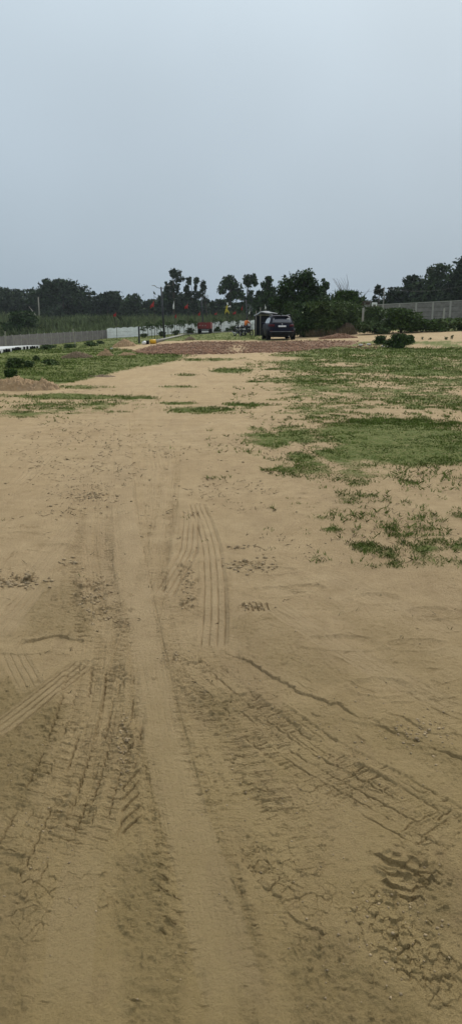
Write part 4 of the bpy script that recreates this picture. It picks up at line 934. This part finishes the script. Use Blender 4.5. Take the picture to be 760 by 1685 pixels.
BU += [('low leafy shrub before the white wall, left of the pipe\'s yellow end', 238, 0, 10, 6, 'leaf_olive', 200, .14, 'bush', 101), ('shrub before the white wall at the foot of the twin-armed lamp', 268, 0, 11, 8, 'leaf_bush', 260, .14, 'bush', 100),
 ('shrub before the white wall beneath the long white flag', 291, 0, 11, 7, 'leaf_bush', 220, .14, 'bush', 103), ('leafy shrub before the wall just left of the red trailer', 314, 0, 13, 9, 'leaf_bush', 300, .14, 'bush', 105),
 ('shrub before the wall just right of the red trailer', 357, 0, 10, 8, 'leaf_bush', 220, .14, 'bush', 108), ('low shrub before the wall under the yellow banner', 375, 0, 10, 6, 'leaf_bush', 200, .14, 'bush', 108), ('shrub before the wall left of the parked motorcycles', 384, 0, 9, 9, 'leaf_bush', 220, .14, 'bush', 106)]
for q in BU: bush(*q[:9], y=(q[9] if len(q) > 9 else 118 if q[2] == 0 else None))
# overgrown bank between the car and the post
BK = [('tall overgrown grassy thicket rising right behind the car\'s right side', 505, 57, 46, 50, 'leaf_mid'), ('leafy thicket in the middle of the bank, beneath the slim pointed tree', 532, 57, 54, 50, 'leaf_olive'),
      ('thicket on the bank directly under the reed clump', 560, 58, 46, 48, 'leaf_olive'), ('lower thicket at the bank\'s right end by the pale post', 579, 62, 34, 42, 'leaf_olive'), ('feathery green bush between the pale post and the shrub row', 608, 67, 36, 34, 'leaf_olive'),
      ('dark hollow shrub left of the bank beneath the big tree', 486, 64, 32, 48, 'leaf_mid')]
for l, u, y, w, h, mm in BK: bush(l, u, 0, w, h, mm, 6500, .085, name='thicket', y=y, group='thickets on the overgrown bank', asp=4.5)
# reed clump
y = 66; b = P(569, y); o = empty('reed_clump', b); tag(o, 'tall reed clump with long bent stalks against the sky', 'reeds'); n = 5200
h1 = ztop(478, y)-b[2]; r = RS.normal(size=(n, 2))*np.array([.46, .35]); pts = np.c_[r, np.zeros(n)]; zb = RS.uniform(0, 1, n)*(h1-.7); pts[:, 2] = zb; pts[:, 0] *= np.interp(zb/h1, [0, .5, 1], [1.2, 1.2, .75])
v_, f_ = leaf_quads(pts+np.c_[np.zeros((n, 2)), np.full(n, .6)], .10, asp=5); fast('leaves', v_, f_, M['leaf_bush'], o)
m = MB()
for i in range(15):
    x1 = -.9+i*.09; hh = (ztop(450, y)-b[2])*(.82+.18*random.random()) if i > 3 else (ztop(458, y)-b[2]); bend = random.uniform(.2, .55)
    m.tube([(-.1+x1*.1, 0, 1.5), (x1*.35-.1, .05*i, hh*.65), (x1*.8-bend*.3-.1, 0, hh*.86), (x1-bend-.1, .1, hh)], [.016, .014, .012, .006], 5)
m.build('stalks', M['bark'], o)
# bank soil
heap('earth_bank', 'bare brown earth bank at the foot of the thickets right of the car', 540, 552.3, 96, 15, M['soil_bank'], .30, cat='earth bank', seed=12, prof=([-1, -.7, -.2, .1, .3, .6, .8, 1], [.5, 1, .9, .5, .35, 1., .7, .0]))
# dry grass hanging over it
pts = []
for k in range(900):
    u = RS.choice([510, 520, 575, 568, 545])+RS.normal()*7; y = RS.uniform(54.5, 56.5); p = P(u, y); pts.append((p[0], p[1], p[2]+RS.uniform(.0, .35)))
tag(blades('dry_grass', np.array(pts), .3, .025, M['grass_dry'], lean=.6), 'dry straw-coloured grass hanging on the earth bank', 'dry grass', kind='stuff')
# pale dry shrub + pale stake frame left of the bank
y = 60; b = P(487, y); o = empty('dry_shrub', b); tag(o, 'pale twiggy dry shrub standing right behind the car\'s right corner', 'shrub'); m = MB()
for i in range(16):
    a = random.uniform(0, 6.28); r = random.uniform(.2, .55); h = random.uniform(1.0, 1.9); m.tube([(0, 0, 0), (r*.3*math.cos(a), r*.3*math.sin(a), h*.5), (r*math.cos(a), r*math.sin(a), h)], [.022, .016, .006], 5)
m.build('twigs', M['bark_pale'], o); C = cluster([(0, 0, 1.7, .65, .4, .35), (.4, 0, 1.4, .4, .3, .3)], 300); v_, f_ = leaf_quads(C, .06); fast('leaves', v_, f_, M['leaf_pale'], o)

# saplings in front of the white wall
def make_sapling(h, seed):
    rs = random.Random(seed); o = empty('sapling', (0, 0, 0)); m = MB(); m.tube([(0, 0, -.05), (.03*rs.uniform(-1, 1), 0, h*.5), (.08*rs.uniform(-1, 1), 0, h)], [.035, .028, .012], 6)
    for i in range(6): a = rs.uniform(0, 6.28); z = h*rs.uniform(.4, .85); m.tube([(0, 0, z), (.28*math.cos(a), .28*math.sin(a), z+.3)], [.015, .006], 4)
    m.build('stem', M['bark'], o); r_ = np.random.RandomState(seed); C = cluster([(0, 0, h*.85, .30, .3, .28), (.18, .1, h*.65, .22, .2, .2), (-.2, 0, h*.72, .22, .2, .2)], 110, rs=r_); v, f = leaf_quads(C, .12, rs=r_); fast('leaves', v, f, M['leaf_bush'], o); return o
SP = [(236, 100, 1.5, 'sapling just right of the dark upright stake'), (244, 98, 2., 'thin sapling right above the pipe\'s yellow drum'), (250, 99, 1.8, 'sapling left of the tallest flagpole'), (259, 97, 1.9, 'sapling right of the tallest flagpole'), (265, 99, 2.1, 'sapling close on the left of the twin-armed lamp'),
      (277, 98, 1.9, 'sapling close on the right of the twin-armed lamp'), (283, 100, 1.7, 'small sapling left of the long white flag\'s pole'), (296, 99, 2., 'sapling right of the long white flag\'s pole'), (303, 100, 2., 'sapling left of the red flag nearest the trailer\'s left'), (315, 101, 2.2, 'leafy sapling between the nearest red flag and the trailer'),
      (322, 102, 1.7, 'sapling touching the trailer\'s left side'), (353, 107, 2.1, 'sapling right of the trailer'), (364, 107, 1.8, 'sapling left below the yellow banner'), (379, 107, 2.1, 'sapling right below the yellow banner'), (391, 107, 1.7, 'sapling before the wall left of the motorcycles')]
base = [make_sapling(2., 31), make_sapling(2., 32), make_sapling(2., 33)]; used = [0, 0, 0]
for i, (u, y, h, l) in enumerate(SP):
    k = i % 3; o = base[k] if not used[k] else copy_tree(base[k]); used[k] = 1; o.location = P(u, y); o.scale = (1, 1, h/2.); o.rotation_euler.z = i*1.7; tag(o, l, 'sapling', 'saplings along the white wall')
# white stones, bits of litter
for l, u, v, s in (('flat white stone left of the lawn bushes', 593, 568.5, .13), ('white stone just right of the flat white stone', 606, 567.5, .13), ('pale stone between the two left lawn bushes', 629, 570.5, .10), ('pale stone at the foot of the largest lawn bush', 637, 571.5, .09), ('white scrap lying on the left lawn below the grassy heap', 184, 574.5, .12)):
    b = G(u, v); m = MB().ball((0, 0, .03), (s, s*.7, s*.45), 9, 6); tag(m.build('stone', M['stone'], None, b), l, 'stone')

# ------------------------------------------------------------------ tractor trailer
def wheel(parent, c, Rr, w, axis='x', name='wheel'):
    o = empty(name, c); o.parent = parent
    MB().torus((0, 0, 0), Rr-w*.5, w*.5, axis, 24, 8).build('tyre', M['rubber'], o)
    m = MB(); d = w*.35; e = (1, 0, 0) if axis == 'x' else (0, 1, 0); m.tube([tuple(-d*k for k in e), tuple(d*k for k in e)], Rr-w*.8, 16); m.build('rim', M['rim'], o); return o
b = P(337.5, 104); o = empty('farm_trailer', b, R(-3)); tag(o, 'red farm trailer seen from behind, parked before the white wall', 'trailer')
zt = ztop(530.5, 104)-b[2]; hb_ = .62*zt/1.5
m = MB(); W_ = 1.72; L_ = 3.4; z0 = .72; z1 = zt
m.box((0, .0, z0), (W_, L_, .08)); m.box((-W_/2, 0, (z0+z1)/2), (.05, L_, z1-z0)); m.box((W_/2, 0, (z0+z1)/2), (.05, L_, z1-z0)); m.box((0, L_/2, (z0+z1)/2), (W_, .05, z1-z0)); m.build('cargo_box', M['red_paint'], o)
m = MB().box((0, -L_/2-.03, (z0+z1)/2), (W_+.05, .05, z1-z0)); 
for xx in (-.8, -.4, 0, .4, .8): m.box((xx, -L_/2-.075, (z0+z1)/2), (.05, .04, z1-z0+.05))
m.build('tailboard', M['red_paint'], o)
m = MB()
for xx, s in ((-.55, .09), (-.18, .10), (.2, .09)): m.box((xx, -L_/2-.07, (z0+z1)/2-.02), (s, .02, .14)).box((xx+.06, -L_/2-.07, (z0+z1)/2+.03), (.08, .018, .05))
m.build('painted_mark', M['conc_light'], o)
MB().box((0, 0, .6), (.9, L_-.3, .14)).box((0, -L_/2+.1, .62), (W_, .12, .12)).box((0, .2, .42), (1.5, .12, .12)).build('chassis', M['metal_dark'], o)
MB().tube([(-.35, L_/2, .6), (0, L_/2+1.3, .5), (.35, L_/2, .6)], .05, 6).build('drawbar', M['metal_dark'], o)
for sx in (-1, 1):
    for yy in (-.9, 1.0): wheel(o, (sx*.74, yy, .36), .38, .26)

# ------------------------------------------------------------------ car
def car():
    y = 51; b = P(457, y+2.0); b = (b[0], b[1], ztop(560.8, 50.9)); o = empty('parked_car', b, R(3.5)); tag(o, 'dark navy blue SUV parked on the brick track, seen from behind', 'car')
    # z, rear, front, halfwidth, exponent
    K = [(.24, -2.12, 2.15, .80, 5), (.30, -2.20, 2.22, .88, 5), (.50, -2.27, 2.30, .915, 5.5), (.74, -2.27, 2.31, .925, 5.5), (.80, -2.24, 2.29, .92, 5.5), (.98, -2.20, 2.15, .915, 5.5), (1.06, -2.15, 1.95, .89, 5.5), (1.10, -2.12, 1.10, .85, 5.5),
         (1.30, -2.02, .72, .775, 5.5), (1.50, -1.86, .35, .69, 5), (1.60, -1.72, .12, .64, 4.5), (1.655, -1.50, -.10, .56, 4), (1.67, -1.2, -.30, .40, 3)]
    n = 48; m = MB(); vs = []; fs = []
    for z, r, f, w, e in K:
        for i in range(n):
            a = 2*math.pi*i/n; c = math.cos(a); s = math.sin(a); X_ = w*math.copysign(abs(c)**(2/e), c); Yq = math.copysign(abs(s)**(2/e), s); vs.append((X_, (r+f)/2+Yq*(f-r)/2, z))
    for j in range(len(K)-1):
        for i in range(n): fs.append((j*n+i, j*n+(i+1) % n, (j+1)*n+(i+1) % n, (j+1)*n+i))
    fs.append(tuple(range(n))[::-1]); fs.append(tuple((len(K)-1)*n+i for i in range(n))); m.add(vs, fs, True); m.build('body', M['navy'], o)
    Ka = np.array(K); rear = lambda z: np.interp(z, Ka[:, 0], Ka[:, 1]); hw = lambda z: np.interp(z, Ka[:, 0], Ka[:, 3]); fr = lambda z: np.interp(z, Ka[:, 0], Ka[:, 2])
    def rpatch(name, z0, z1, x0, x1, mt, off=.012, x2=None, x3=None, nx=8, par=o):
        V_ = []; F_ = []; x2 = x0 if x2 is None else x2; x3 = x1 if x3 is None else x3
        for j in range(5):
            t = j/4; z = z0+(z1-z0)*t
            for i in range(nx+1):
                s = i/nx; x = (x0+(x1-x0)*s)*(1-t)+(x2+(x3-x2)*s)*t; w = hw(z); q = min(.97, abs(x)/w); ry = (rear(z)+fr(z))/2-(fr(z)-rear(z))/2*(1-q**5.5)**(1/5.5)
                V_.append((x, ry-off, z))
        k = nx+1
        for j in range(4):
            for i in range(nx): a = j*k+i; F_.append((a, a+1, a+k+1, a+k))
        q = fast(name, V_, F_, mt, par, True); s_ = q.modifiers.new('thick', 'SOLIDIFY'); s_.thickness = .012; s_.offset = -1; return q
    rg = rpatch('rear_window', 1.16, 1.50, -.66, .66, M['glass'], x2=-.54, x3=.54); rpatch('sticker', 1.40, 1.47, .34, .50, M['plate'], .03, par=rg)
    rpatch('tailgate_trim', .86, .885, -.62, .62, M['trim'], .02)
    rpatch('number_plate', .90, 1.00, -.26, .26, M['plate'], .03); MB().ball((0, rear(1.09)-.03, 1.08), (.045, .015, .045), 10, 6).build('badge', M['chrome'], o)
    for s in (-1, 1): rpatch('tail_light', .93, 1.07, s*.50, s*.87, M['tail_red'], .014)
    rpatch('rear_bumper', .30, .58, -.84, .84, M['trim'], .03, nx=14); rpatch('bumper_strip', .60, .625, -.80, .80, M['rim'], .02, nx=14)
    for s in (-1, 1): rpatch('reflector', .62, .66, s*.62, s*.80, M['tail_red'], .022)
    MB().box((0, -1.86, 1.60), (1.16, .30, .035)).build('spoiler', M['navy'], o, bevel=.012)
    for s in (-1, 1):
        for y0, y1, z1 in ((-1.75, -1.15, 1.47), (-1.08, -.28, 1.50), (-.20, .62, 1.48)):
            V_ = []; 
            for z, ya, yb in ((1.14, y0, min(y1, .85)), (1.30, y0+.05, min(y1, .55)), (z1, y0+.16, min(y1, .28))): V_ += [(s*(hw(z)+.008-.02*(abs(ya) > 1.6)), ya, z), (s*(hw(z)+.008), yb, z)]
            q = fast('side_window', V_, [(0, 1, 3, 2), (2, 3, 5, 4)], M['glass'], o)
        MB().tube([(s*.60, -1.45, 1.665), (s*.60, -1.3, 1.70), (s*.60, .1, 1.68), (s*.60, .2, 1.62)], .018, 6).build('roof_rail', M['rim'], o)
        m_ = MB().box((s*.99, .72, 1.12), (.20, .12, .14)); m_.build('side_mirror', M['navy'], o, bevel=.03)
        for yy in (-1.42, 1.38):
            MB().torus((s*.905, yy, .37), .39, .045, 'x', 24, 6).build('arch_trim', M['trim'], o); wheel(o, (s*.82, yy, .35), .355, .24)
    MB().tube([(.45, -2.15, .30), (.45, -2.3, .29)], .035, 8).build('exhaust', M['chrome'], o)
    MB().box((0, 0, .32), (1.5, 3.9, .16)).build('underbody', M['trim'], o)
    MB().tube([(0, -1.5, 1.66), (0, -1.56, 1.74), (0, -1.64, 1.76)], [.03, .02, .01], 5).build('antenna', M['trim'], o)
car()

# ------------------------------------------------------------------ shed
y = 72; b = P(420, y); o = empty('shed', b); tag(o, 'small black tarpaulin shed with a sagging grey roof behind the car', 'shed'); zt = ztop(519.5, y)-b[2]; W_ = 2.6
MB().box((W_/2, 0, zt/2), (W_, .05, zt)).box((.02, 1.3, zt/2), (.05, 2.6, zt)).box((W_, 1.3, zt/2), (.05, 2.6, zt)).box((W_/2, 2.6, zt/2), (W_, .05, zt)).build('wall', M['tarp_black'], o)
V_ = []; F_ = []
for i in range(12):
    for j in range(8):
        s = i/11; t = j/7; V_.append((-.1+s*3.1, -.2+t*3.1, zt+.02+.42*math.sin(math.pi*min(1, .2+t*.8))*(.7+.3*math.sin(s*6))*sm(0, .2, s)+.06*vn(s*5, t*5, 3)))
for i in range(11):
    for j in range(7): a = i*8+j; F_.append((a, a+8, a+9, a+1))
rf = fast('roof', V_, F_, M['tarp_grey'], o, True); s_ = rf.modifiers.new('thick', 'SOLIDIFY'); s_.thickness = .03
for xx, hh in ((.05, .45), (.45, .75)): MB().tube([(xx, -.12, 0), (xx, -.12, zt+hh)], .035, 6).build('pole', M['bark_pale'], o)
# ------------------------------------------------------------------ motorcycles
def motorcycle():
    o = empty('motorcycle', (0, 0, 0))
    for yy in (-.66, .66):
        w = empty('wheel', (0, yy, .30)); w.parent = o; MB().torus((0, 0, 0), .26, .05, 'x', 24, 8).build('tyre', M['rubber'], w); MB().torus((0, 0, 0), .2, .018, 'x', 20, 6).tube([(-.04, 0, 0), (.04, 0, 0)], .05, 8).build('rim', M['rim'], w)
    MB().tube([(-.07, .66, .3), (-.08, .5, .75), (-.07, .42, 1.0)], .022, 6).tube([(.07, .66, .3), (.08, .5, .75), (.07, .42, 1.0)], .022, 6).build('fork', M['rim'], o)
    MB().tube([(0, .42, .9), (0, .1, .45), (0, -.3, .40), (0, -.66, .3)], .03, 6).tube([(0, .42, .9), (0, -.1, .75), (0, -.7, .82)], .025, 6).box((0, 0, .42), (.26, .42, .3)).build('frame', M['metal_dark'], o, bevel=.02)
    MB().ball((0, .16, .86), (.15, .27, .13)).build('fuel_tank', M['navy'], o)
    MB().box((0, -.32, .83), (.24, .72, .09)).build('seat', M['trim'], o, bevel=.035)
    MB().tube([(-.36, .28, 1.06), (-.2, .40, 1.03), (.2, .40, 1.03), (.36, .28, 1.06)], .018, 6).build('handlebar', M['metal_dark'], o)
    MB().ball((0, .50, .95), (.10, .08, .10)).build('headlight', M['chrome'], o)
    MB().tube([(.13, .1, .3), (.15, -.4, .3), (.16, -.85, .38)], [.03, .04, .045], 8).build('exhaust', M['chrome'], o)
    MB().box((0, -.80, .72), (.16, .28, .05)).box((0, -.93, .6), (.17, .02, .12)).build('rear_fender', M['trim'], o, bevel=.01)
    for s in (-1, 1): MB().tube([(s*.3, .34, 1.05), (s*.34, .34, 1.2)], .01, 5).ball((s*.36, .34, 1.23), (.06, .02, .04), 8, 6).build('mirror', M['trim'], o)
    return o
mc = motorcycle(); mc.location = P(391, 76); mc.rotation_euler.z = R(205); tag(mc, 'dark motorcycle on the left of the parked three, headlight towards the photo', 'motorcycle', 'motorcycles parked left of the shed')
m2 = copy_tree(mc); m2.location = P(399, 77); m2.rotation_euler.z = R(22); tag(m2, 'dark motorcycle in the middle of the parked three', 'motorcycle')
m3 = copy_tree(mc); m3.location = P(407, 75); m3.rotation_euler.z = R(-38); tag(m3, 'dark motorcycle on the right carrying the person in orange', 'motorcycle')
# person astride the right-hand motorcycle
def skin(name, pts, edges, rad, mt, parent):
    me = bpy.data.meshes.new(name); me.from_pydata(pts, edges, []); o = bpy.data.objects.new(name, me); COL.objects.link(o); o.parent = parent; me.materials.append(mt)
    s = o.modifiers.new('skin', 'SKIN'); s.use_smooth_shade = True
    for i, r in enumerate(rad): me.skin_vertices[0].data[i].radius = (r, r) if not hasattr(r, '__len__') else r
    me.skin_vertices[0].data[0].use_root = True; u = o.modifiers.new('sub', 'SUBSURF'); u.levels = 1; u.render_levels = 1; return o
pe_ = empty('person', P(407, 75), R(-38)); tag(pe_, 'person in an orange shirt seated on the right-hand motorcycle, leaning forward', 'person')
pts = [(0, -.28, .93), (0, -.24, 1.15), (0, -.14, 1.36), (0, -.08, 1.45), (0, -.05, 1.56), (-.19, -.16, 1.36), (-.27, .04, 1.16), (-.30, .26, 1.10), (.19, -.16, 1.36), (.27, .04, 1.16), (.30, .26, 1.10),
       (-.12, -.24, .90), (-.21, .12, .84), (-.19, -.02, .36), (-.19, .12, .29), (.12, -.24, .90), (.21, .12, .84), (.19, -.02, .36), (.19, .12, .29)]
ed = [(0, 1), (1, 2), (2, 3), (3, 4), (2, 5), (5, 6), (6, 7), (2, 8), (8, 9), (9, 10), (0, 11), (11, 12), (12, 13), (13, 14), (0, 15), (15, 16), (16, 17), (17, 18)]
rd = [(.15, .12), (.14, .11), (.15, .11), .055, .085, .07, .05, .035, .07, .05, .035, .1, .075, .05, .045, .1, .075, .05, .045]
skin('body', pts, ed, rd, M['skin'], pe_)
sh = [pts[i] for i in (0, 1, 2, 5, 6, 8, 9, 3)]; skin('shirt', sh, [(0, 1), (1, 2), (2, 3), (3, 4), (2, 5), (5, 6), (2, 7)], [(.175, .15), (.175, .145), (.175, .135), .09, .066, .09, .066, .075], M['orange'], pe_)
tr = [pts[i] for i in (0, 11, 12, 13, 15, 16, 17)]; skin('trousers', tr, [(0, 1), (1, 2), (2, 3), (0, 4), (4, 5), (5, 6)], [(.165, .13), .12, .09, .065, .12, .09, .065], M['trouser'], pe_)
MB().ball((0, -.055, 1.60), (.095, .115, .125), 14, 10).build('head', M['skin'], pe_); MB().ball((0, -.075, 1.625), (.103, .118, .115), 14, 10).build('hair', M['hair'], pe_)

# ------------------------------------------------------------------ sky, sun, haze, camera
EL = 42; AZ = 24       # sun ahead of the camera, a little right
w = bpy.data.worlds.new('World'); S.world = w; w.use_nodes = True; nt = w.node_tree; N = nt.nodes; L = nt.links; bg = N['Background']
sky = N.new('ShaderNodeTexSky'); sky.sky_type = 'NISHITA'; sky.sun_disc = False; sky.sun_elevation = R(EL); sky.sun_rotation = R(AZ); sky.air_density = 1.5; sky.dust_density = 5; sky.altitude = 200
tc = N.new('ShaderNodeTexCoord'); sp = N.new('ShaderNodeSeparateXYZ'); L.new(tc.outputs['Generated'], sp.inputs[0])
cr = N.new('ShaderNodeValToRGB'); L.new(sp.outputs['Z'], cr.inputs['Fac']); e = cr.color_ramp.elements
e[0].position = 0; e[0].color = (0.234, 0.288, 0.340, 1); e[1].position = 1; e[1].color = (.62, .66, .68, 1)
for p_, c_ in ((.06, (0.251, 0.308, 0.360)), (.2, (0.300, 0.358, 0.410)), (.36, (0.362, 0.425, 0.474)), (.55, (.50, .55, .58))): k_ = e.new(p_); k_.color = (*c_, 1)
nz = N.new('ShaderNodeTexNoise'); nz.inputs['Scale'].default_value = 1.6; nz.inputs['Detail'].default_value = 3; L.new(tc.outputs['Generated'], nz.inputs['Vector'])
m1 = N.new('ShaderNodeMapRange'); m1.inputs['From Min'].default_value = .3; m1.inputs['From Max'].default_value = .7; m1.inputs['To Min'].default_value = 8.9; m1.inputs['To Max'].default_value = 11.1; L.new(nz.outputs['Fac'], m1.inputs['Value'])
vm = N.new('ShaderNodeVectorMath'); vm.operation = 'SCALE'; L.new(cr.outputs['Color'], vm.inputs[0]); L.new(m1.outputs['Result'], vm.inputs['Scale'])
mx = N.new('ShaderNodeMix'); mx.data_type = 'RGBA'; mx.inputs[0].default_value = .97; L.new(sky.outputs['Color'], mx.inputs[6]); L.new(vm.outputs['Vector'], mx.inputs[7]); L.new(mx.outputs[2], bg.inputs['Color']); bg.inputs['Strength'].default_value = .1
sl = bpy.data.lights.new('sun', 'SUN'); sl.energy = 1.5; sl.angle = R(10); sl.color = (1, .96, .9); so = bpy.data.objects.new('sun', sl); COL.objects.link(so)
from mathutils import Vector
d = Vector((math.sin(R(AZ))*math.cos(R(EL)), math.cos(R(AZ))*math.cos(R(EL)), math.sin(R(EL)))); so.rotation_euler = d.to_track_quat('Z', 'Y').to_euler()
hz = MB().box((0, 150, 16), (620, 440, 38)).build('haze'); tag(hz, kind='stuff'); hz['label'] = 'thin grey-blue haze over the fields'; hz['category'] = 'haze'
hm = bpy.data.materials.new('haze'); hm.use_nodes = True; hm.node_tree.nodes.remove(hm.node_tree.nodes['Principled BSDF']); pv = hm.node_tree.nodes.new('ShaderNodeVolumePrincipled')
pv.inputs['Color'].default_value = (.80, .88, .95, 1); pv.inputs['Density'].default_value = .00022; hm.node_tree.links.new(pv.outputs[0], hm.node_tree.nodes['Material Output'].inputs['Volume']); hz.data.materials.append(hm)
cd = bpy.data.cameras.new('camera'); cam = bpy.data.objects.new('camera', cd); COL.objects.link(cam); cam.location = (0, 0, H); cam.rotation_euler = (R(90)-PITCH, 0, 0)
cd.sensor_fit = 'VERTICAL'; cd.sensor_height = 24; cd.lens = 24*F/1685; cd.clip_end = 6000; cd.clip_start = .05; S.camera = cam
S.view_settings.view_transform = 'Standard'; S.view_settings.look = 'None'; S.view_settings.exposure = .62; S.view_settings.gamma = 1
